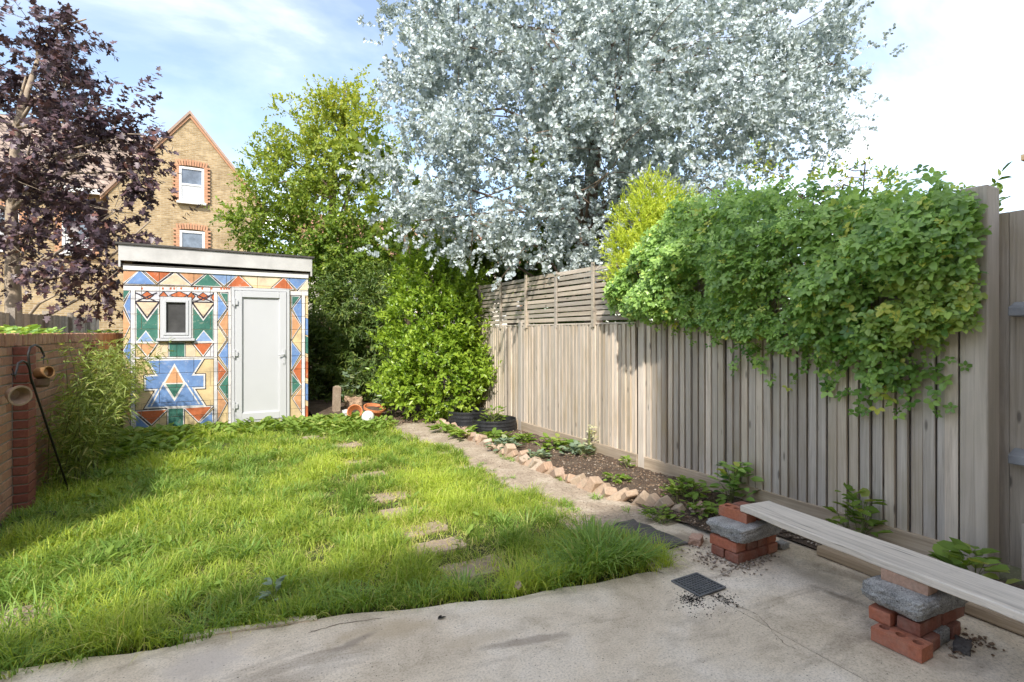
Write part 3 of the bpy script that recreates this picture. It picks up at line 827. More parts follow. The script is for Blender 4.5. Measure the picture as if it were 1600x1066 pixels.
for x in (133, 243, 410, 513):
    MUR.append(('white', zq([(x - 2.5, 352), (x + 2.5, 352), (x + 2.5, 552), (x - 2.5, 552)]), 2))
mu('lblue', [(142,545),(182,497),(218,545)], 5, .012, 0); mu('lblue', [(426,543),(465,495),(506,543)], 5, .012, 0)
rect('white', 132, 546, 250, 553, 5); rect('white', 418, 544, 515, 551, 5)
# row under the sill
rect('pale', 232, 552, 425, 622, 1); rect('lilac', 470, 552, 515, 622, 1)
mu('peach', [(140,556),(234,554),(190,616)], 4); mu('red', [(416,554),(508,552),(462,612)], 4); mu('green', [(297,552),(371,552),(371,618),(297,618)], 4, .010, .014)
mu('white', [(130,622),(516,620),(516,628),(130,630)], 5, 0, .008)
# hourglass with diamond
q = zq([(195,640),(455,634),(322,842)]); q2 = zq([(188,866),(464,856),(322,640)])
tabs = [zq([(182,716),(262,714),(262,776),(182,778)]), zq([(392,712),(464,711),(464,768),(392,770)])]
star = [q, q2] + tabs
for p in star: MUR.append(('black', ins(p, .034), 2))
for p in star: MUR.append(('white', ins(p, .023), 3))
for p in star: MUR.append(('blue', ins(p, 0), 4))
MUR.append(('white', zq([(322,652),(378,750),(322,838),(264,752)]), 5))
MUR.append(('peach', zq([(322,668),(366,746),(276,748)]), 6)); MUR.append(('green', zq([(280,754),(364,752),(322,820)]), 6))
for a, b in (((270,744),(208,862)), ((374,744),(444,852))):
    MUR.append(('white', zq([(a[0] - 4, a[1]), (a[0] + 4, a[1]), (b[0] + 4, b[1]), (b[0] - 4, b[1])]), 5))
# bottom row
rect('cream', 130, 876, 516, 1010, 1)
for c, p in [('red',[(136,888),(282,880),(210,950)]),('blue',[(134,908),(200,966),(200,994),(134,994)]),('green',[(292,874),(364,872),(364,990),(292,990)]),('red',[(374,872),(504,864),(440,936)]),('blue',[(446,944),(506,890),(510,990),(440,990)])]:
    mu(c, p, 4, .013, .020)
# column between panel and door, column right of the door, wavy strip at the corner
for c, p in [('green',[(548,308),(582,310),(582,366)]),('blue',[(535,318),(578,380),(535,438)]),('peach',[(583,394),(583,522),(542,460)]),('cream',[(535,474),(574,535),(535,592)]),('blue',[(583,548),(583,676),(540,612)]),
             ('red',[(535,642),(576,692),(535,746)]),('green',[(583,708),(583,826),(542,766)]),('peach',[(534,784),(576,846),(534,926)]),
             ('green',[(898,324),(934,326),(898,374)]),('blue',[(944,330),(944,462),(903,384)]),('peach',[(898,402),(938,466),(898,528)]),('blue',[(896,548),(938,602),(896,676)]),('red',[(943,628),(943,756),(902,688)]),
             ('green',[(898,708),(938,756),(898,802)]),('peach',[(943,774),(943,886),(903,824)])]:
    mu(c, p, 3, .009, .015)
for i, (c, y) in enumerate([('cream', 330), ('blue', 430), ('green', 520), ('peach', 620), ('red', 640), ('blue', 750), ('red', 860)]):
    mu(c, [(964, y), (985, y + 8), (985, y + 88), (964, y + 80), (972, y + 40)][:4], 2, 0, .006)

def clip(poly, x0, x1, z0, z1):
    for ax, lim, sg in ((0, x0, 1), (0, x1, -1), (1, z0, 1), (1, z1, -1)):
        out = []
        for i in range(len(poly)):
            a, b = poly[i - 1], poly[i]
            da, db = sg * (a[ax] - lim), sg * (b[ax] - lim)
            if (da >= 0) != (db >= 0):
                t_ = da / (da - db); out.append((a[0] + (b[0] - a[0]) * t_, a[1] + (b[1] - a[1]) * t_))
            if db >= 0: out.append(b)
        poly = out
        if len(poly) < 3: return []
    return poly
wall = local_box('wall', M['mortar'], sh, SX0 + .02, .275, SY + .012, SY + .10, 0, STOP, (.15, SY, 0))
def cut(rects, o):
    res = []
    for x0, x1, z0, z1 in rects:
        a0, a1, b0, b1 = o
        if a1 <= x0 or a0 >= x1 or b1 <= z0 or b0 >= z1: res.append((x0, x1, z0, z1)); continue
        if x0 < a0: res.append((x0, a0, z0, z1))
        if a1 < x1: res.append((a1, x1, z0, z1))
        m0, m1 = max(x0, a0), min(x1, a1)
        if z0 < b0: res.append((m0, m1, z0, b0))
        if b1 < z1: res.append((m0, m1, b1, z1))
    return res
BH, BL = .225, .45
for c in range(12):
    z0, z1 = c * BH - .02, min(c * BH - .02 + BH, STOP)
    if z1 - z0 < .03: continue
    x = SX0 - (BL / 2 if c % 2 else 0)
    while x < SX1:
        rs = [(max(x, SX0), min(x + BL, SX1), z0, z1)]
        x += BL
        if rs[0][1] - rs[0][0] < .03: continue
        for o_ in OPEN: rs = cut(rs, o_)
        for x0, x1, a, b in rs:
            if x1 - x0 < .012 or b - a < .012: continue
            j = .002
            bx0, bx1, bz0, bz1 = x0 + j, x1 - j, a + j, b - j
            dy = random.uniform(-.0015, .0015)
            m = MB(); m.box(bx0 - .15, bx1 - .15, dy, .10, bz0, bz1, PK.index('cream'))
            for im, (col, poly, ly) in enumerate(MUR):
                pc = clip(poly, bx0 + .001, bx1 - .001, bz0 + .001, bz1 - .001)
                if pc:
                    yy = dy - .0015 * (ly + 1) - im * 6e-6
                    m.add([(p[0] - .15, yy, p[1]) for p in pc], [tuple(range(len(pc)))], PK.index(col))
            m.build('block', PM, wall)
# other walls, floor plinth
for nm, a in (('side_wall', (SX0, SX0 + .1, SY + .105, SY + 2.6, 0, 2.62)), ('side_wall', (SX1 - .1, SX1, SY + .105, SY + 2.6, 0, 2.62)), ('back_wall', (SX0, SX1, SY + 2.5, SY + 2.6, 0, 2.55))):
    local_box(nm, PM[0], sh, a[0] + .001, a[1] - .001, *a[2:], (.15, SY, 0))
local_box('plinth', M['dull_brick'], sh, SX0 - .01, SX1 + .01, SY - .012, SY + .5, -.1, .028, (.15, SY, 0))
# fascia, roof
m = MB(); m.add([(-1.19 - .15, -.07, 2.565), (1.50 - .15, -.07, 2.545), (1.50 - .15, -.04, 2.545), (-1.19 - .15, -.04, 2.565), (-1.19 - .15, -.07, 2.80), (1.50 - .15, -.07, 2.775), (1.50 - .15, -.04, 2.775), (-1.19 - .15, -.04, 2.80)],
    [(3, 2, 1, 0), (4, 5, 6, 7), (0, 1, 5, 4), (1, 2, 6, 5), (2, 3, 7, 6), (3, 0, 4, 7)]); fa = m.build('fascia', M['fascia'], sh, .004)
m = MB(); m.box(-1.30, 1.31, -.034, -.005, 2.502, 2.52); m.build('soffit_batten', M['felt'], sh)  # dark strip in place of the shadow line under the fascia
m = MB(); m.box(-1.29, 1.30, -.028, -.012, 2.435, 2.498); m.build('white_trim', M['white_paint'], sh)
m = MB(); m.add([(-1.23 - .15, -.095, 2.802), (1.54 - .15, -.095, 2.777), (1.54 - .15, 2.75, 2.60), (-1.23 - .15, 2.75, 2.62), (-1.23 - .15, -.095, 2.832), (1.54 - .15, -.095, 2.805), (1.54 - .15, 2.75, 2.63), (-1.23 - .15, 2.75, 2.65)],
    [(3, 2, 1, 0), (4, 5, 6, 7), (0, 1, 5, 4), (1, 2, 6, 5), (2, 3, 7, 6), (3, 0, 4, 7)]); m.build('roof', M['felt'], sh)
for xs in (-1.19, 1.48):
    m = MB(); m.add([(xs - .15, -.068, 2.47), (xs - .15, 2.6, 2.42), (xs - .15, 2.6, 2.615), (xs - .15, -.068, 2.795), (xs + .025 - .15, -.068, 2.47), (xs + .025 - .15, 2.6, 2.42), (xs + .025 - .15, 2.6, 2.615), (xs + .025 - .15, -.068, 2.77)],
        [(0, 1, 2, 3), (7, 6, 5, 4), (0, 4, 5, 1), (1, 5, 6, 2), (2, 6, 7, 3), (3, 7, 4, 0)]); m.build('bargeboard', M['fascia'], sh)
# door
dr = link('door', None, sh, (.715 - .15, 0, 0))
def ring(x0, x1, z0, z1, w, y0, y1, wb=None):
    m = MB(); wb = wb or w
    m.box(x0, x0 + w, y0, y1, z0, z1); m.box(x1 - w, x1, y0, y1, z0, z1)
    m.box(x0 + w, x1 - w, y0, y1, z1 - w, z1); m.box(x0 + w, x1 - w, y0, y1, z0, z0 + wb); return m
ring(-.435, .435, .02, 2.23, .045, -.035, .05).build('door_frame', M['upvc'], dr, .004)
ring(-.385, .385, .07, 2.18, .105, -.048, .03, .12).build('door_leaf', M['upvc'], dr, .006)
m = MB(); m.box(-.28, .28, -.012, .02, .19, 2.075); m.build('panel', M['blind'] if False else M['upvc'], dr)
ring(-.285, .285, .185, 2.08, .02, -.026, .0).build('bead', M['upvc'], dr, .004)
for z in (.28, 1.12, 1.95):
    m = MB(); m.box(-.43, -.345, -.075, -.036, z, z + .075); m.tube([(-.395, -.075, z - .03), (-.395, -.075, z + .11)], .013, 8); m.build('hinge', M['upvc'], dr, .002)
m = MB(); m.box(.325, .362, -.062, -.048, .98, 1.22); m.tube([(.343, -.06, 1.14), (.343, -.10, 1.14), (.25, -.10, 1.13)], .011, 8); m.build('handle', M['upvc'], dr)
m = MB(); m.box(-.46, .46, -.03, .04, -.04, .018); m.build('threshold', M['mortar'], dr)
# window
wi = link('window', None, sh, (-.475 - .15, 0, 1.733))
ring(-.205, .205, -.315, .315, .045, -.022, .05).build('window_frame', M['upvc'], wi, .004)
ring(-.165, .165, -.272, .272, .038, -.034, .03).build('sash', M['upvc'], wi, .004)
m = MB(); m.box(-.13, .13, .005, .012, -.237, .237); m.build('pane', M['dark_glass'], wi)
m = MB(); m.box(-.25, .25, -.075, .02, -.362, -.322); m.build('sill', M['upvc'], wi, .006)

# ================================================================== HOUSES BEYOND
def mat_far_brick(name, c1, c2, mort, bw=.225, bh=.075, bump=.4, off=.5, ms=.012):
    t = NT(name)
    g_ = t.node('NewGeometry'); sp = t.node('SeparateXYZ'); t.ln(g_.outputs['Position'], sp.inputs[0])
    cb = t.node('CombineXYZ'); t.ln(t.math('ADD', sp.outputs[0], sp.outputs[1]), cb.inputs[0]); t.ln(sp.outputs[2], cb.inputs[1])
    bt = t.node('TexBrick'); t.ln(cb.outputs[0], bt.inputs['Vector'])
    bt.offset = off
    bt.inputs['Color1'].default_value = (*c1, 1); bt.inputs['Color2'].default_value = (*c2, 1); bt.inputs['Mortar'].default_value = (*mort, 1)
    bt.inputs['Scale'].default_value = 1.0; bt.inputs['Mortar Size'].default_value = ms
    bt.inputs['Brick Width'].default_value = bw; bt.inputs['Row Height'].default_value = bh
    n1 = t.noise(g_.outputs['Position'], 1.1, 6, .7); n2 = t.noise(g_.outputs['Position'], 5.0, 4, .7)
    c = t.mix(1.0, bt.outputs['Color'], t.ramp(n1, [(.3, (.68, .66, .62)), (.55, (1, 1, 1)), (.75, (1.14, 1.1, 1.04))]), 'MULTIPLY')
    c = t.mix(1.0, c, t.ramp(n2, [(.3, (.78, .76, .74)), (.7, (1.12, 1.12, 1.12))]), 'MULTIPLY')
    t.color(c); t.rough(.9)
    t.bump(t.math('SUBTRACT', 1.0, bt.outputs['Fac']), bump, .01)
    return t.m
M['far_stock'] = mat_far_brick('far_stock_brick', (.30, .215, .11), (.45, .34, .195), (.40, .33, .23))
M['far_tile'] = mat_far_brick('far_roof_tile', (.28, .22, .18), (.36, .285, .24), (.13, .10, .085), .30, .24, .8, .5, .03)
M['far_red_tile'] = mat_far_brick('far_red_roof_tile', (.40, .20, .13), (.47, .26, .17), (.16, .09, .07), .2, .2, .8)

def far_window(parent, x, z, w, hh, y, curtain=False):
    wn_ = link('window', None, parent, (x, y - .07, z))
    ring(-w / 2, w / 2, 0, hh, .09, -.02, .06).build('frame', M['white_paint'], wn_)
    m = MB(); m.box(-w / 2 + .09, w / 2 - .09, -.01, .05, hh * .5 - .035, hh * .5 + .035); m.build('meeting_rail', M['white_paint'], wn_)
    m = MB(); m.box(-w / 2 + .08, w / 2 - .08, .03, .04, hh * .5, hh - .08); m.build('pane', M['sky_glass'], wn_)
    m = MB(); m.box(-w / 2 + .08, w / 2 - .08, .015, .026, .08, hh * .5); m.build('pane', M['blind'] if not curtain else M['sky_glass'], wn_)
    m = MB(); m.box(-w / 2 - .08, w / 2 + .08, -.14, .05, -.09, 0); m.build('sill', M['white_paint'], wn_)
    m = MB()                                     # orange brick dressings
    q = .0
    zz = -.02
    while zz < hh:
        e = .22 if int(q) % 2 else .13
        m.box(-w / 2 - e, -w / 2 + .0, -.03, .05, zz, zz + .072); m.box(w / 2 - .0, w / 2 + e, -.03, .05, zz, zz + .072); zz += .077; q += 1
    k = 12
    for i in range(k):
        a = (i + .5) / k * 2 - 1
        Mx = Matrix.Translation((a * (w / 2 + .1), 0, hh + .02 - .06 * a * a + .05)) @ Matrix.Rotation(a * .22, 4, 'Y')
        m.box(-.036, .036, -.032, .05, 0, .24, 0, Mx)
    m.build('brick_surround', M['orange_brick'], wn_)

gh = empty('gable_house', (-.78, 26, 0), 'yellow brick house with steep gable and white sash windows behind the shed', 'house')
GW, GE, GA = 2.75, 7.1, 10.62
m = MB(); m.add([(-GW, 0, 0), (GW, 0, 0), (GW, 0, GE), (0, 0, GA), (-GW, 0, GE), (-GW, 9, 0), (GW, 9, 0), (GW, 9, GE), (0, 9, GA), (-GW, 9, GE)],
    [(0, 1, 2, 3, 4), (9, 8, 7, 6, 5), (1, 6, 7, 2), (5, 0, 4, 9), (2, 7, 8, 3), (3, 8, 9, 4)]); m.build('wall', M['far_stock'], gh)
sl_ = (GA - GE) / GW
for s in (-1, 1):
    m = MB(); e = .25
    a = [(0, -.12, GA + .16), (s * (GW + e), -.12, GE - e * sl_ + .16), (s * (GW + e), 9, GE - e * sl_ + .16), (0, 9, GA + .16)]
    m.add(a + [(x, y_, z - .14) for x, y_, z in a], [(0, 1, 2, 3), (7, 6, 5, 4), (0, 4, 5, 1), (1, 5, 6, 2), (2, 6, 7, 3), (3, 7, 4, 0)]); m.build('roof', M['tile'], gh)
    m = MB()
    a = [(0, -.06, GA + .02), (s * (GW + e), -.06, GE - e * sl_ + .02)]
    m.add([a[0], a[1], (a[1][0], -.06, a[1][2] - .10), (0, -.06, GA - .13), (a[0][0], .02, a[0][2]), (a[1][0], .02, a[1][2]), (a[1][0], .02, a[1][2] - .10), (0, .02, GA - .13)],
          [(0, 1, 2, 3), (4, 7, 6, 5), (0, 4, 5, 1), (3, 2, 6, 7)]); m.build('verge_bricks', M['orange_brick'], gh)
far_window(gh, .06, 6.95, .90, 1.45, -.02); far_window(gh, .08, 4.3, .90, 1.45, -.02, True); far_window(gh, .08, 1.2, .9, 1.5, -.02)
# main range to the left of the gable
mh = empty('brick_terrace', (-9, 26.75, 0), 'long yellow brick terrace with tiled roof seen through the purple tree', 'house')
m = MB(); m.box(-8, 7.9, 0, 5.8, 0, 7.2); m.build('wall', M['far_stock'], mh)
m = MB(); a = [(-8.3, -.4, 7.05), (8.1, -.4, 7.05), (8.1, 2.9, 10.45), (-8.3, 2.9, 10.45)]
m.add(a + [(x, y_, z + .14) for x, y_, z in a], [(3, 2, 1, 0), (4, 5, 6, 7), (0, 1, 5, 4), (1, 2, 6, 5), (2, 3, 7, 6), (3, 0, 4, 7)])
b = [(-8.3, 6.2, 7.05), (8.1, 6.2, 7.05), (8.1, 2.9, 10.45), (-8.3, 2.9, 10.45)]
m.add(b, [(0, 1, 2, 3)]); m.build('roof', M['far_tile'], mh)
m = MB(); m.box(-8.3, 5.2, -.5, -.38, 6.95, 7.15); m.build('gutter', M['white_paint'], mh)
for x in (.6, 2.2, 4.4):
    far_window(mh, x, 4.6, .95, 1.5, -.02); far_window(mh, x, 1.3, .95, 1.5, -.02, True)
m = MB(); m.box(-1.2, 6.6, -4.2, -.05, 0, 3.2); ext = m.build('rear_extension', M['far_stock'], mh)
# row behind the hornbeam and the gum tree
eh = empty('pale_house', (9.5, 24, 0), 'pale far house with red roof glimpsed between the hornbeam and the silver tree', 'house')
m = MB(); m.box(-6, 6, 0, 7, 0, 4.9); m.build('wall', M['render'], eh)
m = MB(); a = [(-6.3, -.3, 4.8), (6.3, -.3, 4.8), (6.3, 3.5, 7.2), (-6.3, 3.5, 7.2)]
m.add(a + [(x, y_, z + .14) for x, y_, z in a], [(3, 2, 1, 0), (4, 5, 6, 7), (0, 1, 5, 4), (1, 2, 6, 5), (2, 3, 7, 6), (3, 0, 4, 7)]); m.build('roof', M['far_red_tile'], eh)
for x in (-4.2, -1.6, 1.2, 4): far_window(eh, x, 2.4, .95, 1.4, -.02)
# chimneyed house to the right, past the fence
ch = empty('chimney_house', (20.5, 6, 0), 'far house at the right edge showing only its brick chimney', 'house')
m = MB(); m.box(-2.5, 4, -4, 5, 0, 3.6); m.build('wall', M['far_stock'], ch)
m = MB(); m.add([(-2.8, -4.2, 3.5), (4.3, -4.2, 3.5), (4.3, 5.2, 3.5), (-2.8, 5.2, 3.5), (.8, -4.2, 4.6), (.8, 5.2, 4.6)], [(0, 4, 5, 3), (1, 2, 5, 4), (0, 1, 4), (2, 3, 5), (3, 2, 1, 0)]); rf_ = m.build('roof', M['far_tile'], ch)
cp = at(1632, 300, 15.4) - Vector((20.5, 6, 0))
m = MB(); m.box(cp.x - .3, cp.x + .3, cp.y - .35, cp.y + .35, 3.9, 6.55); m.box(cp.x - .36, cp.x + .36, cp.y - .41, cp.y + .41, 6.55, 6.72); m.build('chimney', M['far_stock'], rf_)

# ================================================================== TREES
def PX(lst, w=1.0):
    out = []
    for e in lst:
        u, v, d, r = e[:4]
        rr = r * d / FPX
        sq = e[4] if len(e) > 4 else 1.0
        out.append((at(u, v, d), (rr, rr, rr * sq), e[5] if len(e) > 5 else w))
    return out
# silver gum
tb = at(925, 440, 9.0); tb.z = 0
plant('eucalyptus_tree', 'huge silver blue-grey eucalyptus tree towering behind the fence', 'tree', tb,
      [((tb.x, tb.y, -.1), .20), ((tb.x + .05, tb.y, 1.6), .16), (at(915, 360, 9), .14), (at(930, 240, 9.2), .12), (at(960, 60, 9.2), .09), (at(950, -130, 9.2), .05)],
      PX([(715,70,8.8,120),(690,180,8.9,95),(675,275,8.6,85),(850,50,8.1,150),(820,215,7.7,130),(740,345,8.1,75),(660,345,8.4,50),(980,110,7.9,150),(950,270,7.8,115),(860,330,7.9,90),
          (1100,60,8.4,140),(1085,200,8.1,115),(1235,45,8.9,100),(1275,140,8.9,85),(1200,190,8.9,85),(1310,100,9,50),(900,375,8.3,60),(780,400,8.8,40),(1010,330,8.0,60),
          (640,60,9.2,50),(860,-110,8.8,190),(1080,-120,9,190),(700,-60,9.2,110),(980,-280,9.2,170)]) + PX([(900,180,10.2,220),(1100,100,10.4,180),(760,180,10.2,130),(1000,300,10,90)], .45) + PX([(930,190,8.2,120),(1010,230,8.3,90),(900,300,8.3,80),(1140,130,8.6,100),(960,60,8.6,110)], .8),
      14500, 'crown', 17, .27, .057, .044, T_RD, M['l_euc'], M['red_bark'],
      tintf=lambda P, r: (r.uniform(0, 1, len(P)) < .16) * r.uniform(.2, .9, len(P)), shell=.5, up=.25, ang=.95, outw=.8, upb=.05, hole=.36, hs=1.2, limb_r=.034, twigs=160, seed=5, gy=.05, clump=14, clump_r=.21)
# purple maple
mb = at(22, 480, 9.3); mb.z = 0
plant('purple_maple_tree', 'dark purple-leaved maple tree behind the brick wall', 'tree', mb,
      [((mb.x, mb.y, -.1), .14), ((mb.x, mb.y, 1.5), .12), (at(20, 440, 9.3), .11), (at(18, 330, 9.3), .085), (at(25, 200, 9.2), .06), (at(60, 90, 9.1), .03)],
      PX([(40,120,9.1,75),(115,62,9.1,38),(60,60,9.1,40),(100,140,8.9,60),(165,165,8.8,40),(50,215,8.7,80),(140,240,8.6,60),(215,268,8.6,40),(95,310,8.8,65),(180,330,8.7,52),(235,345,8.6,26),
          (40,400,9.2,45),(130,420,8.8,42),(165,440,8.7,40),(90,460,9,38),(-80,150,9.3,110),(-70,320,9.3,100),(20,300,9.3,50),(135,30,9.1,14),(195,210,8.7,34)]),
      3000, 'crown', 7, .30, .098, .098, T_MP, M['l_maple'], M['pale_bark'], shell=.35, up=.8, ang=1.1, droop=.25, outw=.7, upb=.1, hole=.10, hs=1.6, limb_r=.035, twigs=120, seed=8, gy=.10, clump=7, clump_r=.17)
# hornbeam
hb = at(520, 480, 13.2); hb.z = 0
def horn_t(P, r):
    return np.clip((P[:, 2] - 3.6) / 3.6, 0, 1) * r.uniform(.1, 1.0, len(P)) * .72
plant('hornbeam_tree', 'pyramid-shaped green tree turning yellow at its top behind the shed', 'tree', hb,
      [((hb.x, hb.y, -.1), .16), (at(515, 430, 13.2), .13), (at(520, 300, 13.2), .09), (at(530, 200, 13.2), .05), (at(540, 140, 13.2), .02)],
      PX([(542,152,13.1,20,1.3),(524,180,13.1,34),(560,195,13.1,28),(500,205,13.1,45),(545,225,13,62),(470,255,13,42),(425,240,13,20),(585,250,13,45),(460,300,12.8,60),(545,300,12.9,80),(410,290,12.8,26),(610,320,13,50),
          (400,345,12.6,42),(480,360,12.6,70),(570,375,12.8,75),(365,330,12.7,16),(425,400,12.5,45),(520,430,12.7,75),(610,410,12.9,55),(650,370,13.1,42),(560,480,12.9,55),(660,420,13.3,40)]),
      7200, 'crown', 11, .36, .086, .054, T_OV, M['l_horn'], M['bark'], tintf=horn_t, shell=.3, up=1.0, ang=.95, flat=.8, outw=.9, upb=.12, hole=.14, hs=1.5, limb_r=.035, twigs=140, clump=8, clump_r=.19, jag=.35, seed=12, gy=.08)
# dark trees and big-leaved tree behind the trellis
db = at(800, 450, 12.0); db.z = 0
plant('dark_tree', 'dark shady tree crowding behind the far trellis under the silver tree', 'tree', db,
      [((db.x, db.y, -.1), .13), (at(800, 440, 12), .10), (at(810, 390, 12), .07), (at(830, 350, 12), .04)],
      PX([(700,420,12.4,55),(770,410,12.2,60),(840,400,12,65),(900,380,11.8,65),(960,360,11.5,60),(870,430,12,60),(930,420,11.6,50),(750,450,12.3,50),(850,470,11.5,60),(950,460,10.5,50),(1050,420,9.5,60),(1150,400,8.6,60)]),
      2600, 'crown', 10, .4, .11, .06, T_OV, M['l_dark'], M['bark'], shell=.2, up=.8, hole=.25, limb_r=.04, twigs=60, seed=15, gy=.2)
fb = at(640, 480, 10.8); fb.z = 0
plant('fig_tree', 'broad bright-leaved tree with branches poking out between green and silver trees', 'tree', fb,
      [((fb.x, fb.y, -.1), .07), (at(640, 420, 10.8), .06), (at(630, 340, 10.6), .045), (at(610, 250, 10.5), .02)],
      PX([(590,245,10.4,20,.6),(620,255,10.4,16,.6),(600,330,10.3,22),(720,385,10.4,38,.6),(760,395,10.4,26),(680,400,10.5,40),(640,290,10.5,14),(860,285,8.2,10),(845,275,8.1,10)]),
      150, 'crown', 7, .30, .19, .12, T_OV, M['l_fig'], M['bark'], shell=.1, up=1.1, droop=.2, limb_r=.022, twigs=20, seed=17, gy=.15)
# laurel
lb = at(688, 650, 9.2); lb.z = 0
plant('laurel_bush', 'bright sunlit yellow-green laurel bush at the far end of the fence', 'bush', lb,
      [((lb.x, lb.y, -.05), .06), (at(688, 590, 9.2), .05), (at(685, 500, 9.3), .04), (at(682, 450, 9.4), .025)],
      PX([(690,455,9.5,48),(650,450,9.5,35),(655,505,9.3,50),(715,500,9.3,52),(625,555,9.3,34),(680,560,9.1,62),(728,565,9.1,40),(650,605,9.1,40),(700,612,9.0,42),(755,588,8.9,18),(620,605,9.4,26),(735,455,9.6,26),(668,425,9.6,26)]),
      2500, 'foliage', 9, .24, .085, .045, T_OV, M['l_laurel'], M['bark'], shell=.4, up=.7, ang=.85, outw=.8, upb=.45, hole=.30, hs=2.2, limb_r=.02, twigs=50, seed=21, gy=.12)
# hedge in the shed's shade
hb2 = at(545, 640, 11.6); hb2.z = 0
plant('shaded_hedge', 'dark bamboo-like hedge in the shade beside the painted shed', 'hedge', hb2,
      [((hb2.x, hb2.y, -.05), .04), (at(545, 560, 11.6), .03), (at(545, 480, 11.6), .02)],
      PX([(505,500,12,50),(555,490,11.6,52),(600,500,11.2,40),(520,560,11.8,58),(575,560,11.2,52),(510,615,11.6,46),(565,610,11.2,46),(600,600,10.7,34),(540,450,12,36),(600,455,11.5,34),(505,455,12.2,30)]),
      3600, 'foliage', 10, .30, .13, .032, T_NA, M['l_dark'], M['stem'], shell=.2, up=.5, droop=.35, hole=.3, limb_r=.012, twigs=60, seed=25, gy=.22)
gb = at(1010, 480, 6.5); gb.z = 0
plant('golden_conifer', 'yellow-green feathery conifer poking over the trellis beside the vine', 'bush', gb,
      [((gb.x, gb.y, -.05), .05), (at(1010, 420, 6.5), .04), (at(1015, 330, 6.5), .02)],
      PX([(1020,310,6.5,28,1.3),(995,350,6.4,36),(1040,350,6.4,34),(975,395,6.3,28),(1020,400,6.2,50),(975,430,6.0,22),(1065,330,6.5,26)]),
      1500, 'foliage', 14, .15, .05, .013, T_NA, M['l_gold'], M['bark'], shell=.3, up=.3, ang=.6, flat=.6, outw=.7, upb=.6, hole=.4, limb_r=.012, twigs=40, seed=28, gy=.12)
yb = at(1260, 300, 6.8); yb.z = 0
plant('yellowing_shrub', 'small pale yellowing shrub just visible above the vine', 'bush', yb,
      [((yb.x, yb.y, -.05), .04), (at(1260, 320, 6.8), .02)],
      PX([(1185,262,6.8,24),(1215,268,6.8,20),(1330,275,6.8,26),(1380,280,6.8,22),(1290,280,6.8,24)]),
      70, 'foliage', 8, .16, .05, .028, T_OV, M['l_horn'], M['twig'], shell=.2, hole=.4, limb_r=.008, twigs=20, seed=31, gy=.4)

plant('neighbour_hedge', 'tall dark hedge in the neighbouring garden seen through the trellis gaps', 'hedge', (9.2, 8.0, 0),
      [((9.2, 8.0, -.05), .08), ((9.2, 8.0, 1.2), .06), ((9.2, 8.0, 2.4), .03)],
      [((9.2 + .3 * math.sin(k), k * 1.15 - 1.5, 1.45), (.8, 1.1, 1.75), 1.0) for k in range(15)],
      3600, 'foliage', 8, .35, .15, .09, T_OV, M['l_dark'], M['bark'], shell=.3, up=.7, hole=.5, limb_r=.02, twigs=20, seed=61, gy=.2)
# ================================================================== VINE ON THE FENCE
vr = np.random.default_rng(44)
vine = empty('climbing_vine', (FX - .1, 2.9, 0), 'big leafy green climbing vine spilling over the near half of the fence', 'vine')
VB = [(1.20, 1.50), (1.38, 1.48), (1.49, 1.42), (1.69, 1.24), (1.80, 1.18), (1.90, 1.10), (2.02, 1.18), (2.2, 1.30), (2.5, 1.34), (3.1, 1.46), (3.6, 1.56), (4.05, 1.66), (4.5, 1.73), (4.72, 1.85)]
VT = [(1.20, 2.20), (1.38, 2.32), (1.55, 2.42), (1.8, 2.40), (2.1, 2.44), (2.4, 2.64), (2.8, 2.70), (3.4, 2.78), (3.8, 2.74), (4.1, 2.5), (4.4, 2.26), (4.72, 2.0)]
fb_ = lambda y: np.interp(y, *zip(*VB)); ft_ = lambda y: np.interp(y, *zip(*VT))
n = 13000
yv = 1.41 + 3.31 * vr.uniform(0, 1, n) + vr.normal(0, .04, n); q = vr.uniform(0, 1, n)
zb, zt = fb_(yv), ft_(yv) + np.array([.13 * noise.noise(Vector((a * 5, 0, 3))) for a in yv])
zb = zb + np.array([.12 * noise.noise(Vector((a * 6, 7, 3))) for a in yv])
zv = zb + (zt - zb) * (q ** .85) + vr.normal(0, .05, n)
edge = np.sqrt(np.clip(4 * np.clip((zv - zb) / (zt - zb), 0, 1) * (1 - np.clip((zv - zb) / (zt - zb), 0, 1)), 0, 1))
endf = np.clip((yv - 1.2) / .5, .2, 1) * np.clip((4.85 - yv) / .6, .2, 1)
bump_ = np.array([noise.noise(Vector((a * 2.2, b * 2.6, 4))) for a, b in zip(yv, zv)])
front = .10 + .33 * edge * endf * (.75 + .95 * bump_) + .06 * np.clip((zv - 1.6), 0, 1)
dep = vr.uniform(0, 1, n) ** .6
xv = FX - .04 - front * dep + np.where(zv > 2.35, vr.uniform(0, .45, n), 0)
O = np.stack([xv, yv, zv], -1)
hang = np.clip((zb + .25 - zv) / .25, 0, 1)
keep = (bump_ + vr.normal(0, .12, n) > -.30) & (vr.uniform(0, 1, n) > hang * .35) & (yv > 1.4)
O = O[keep]; dep = dep[keep]
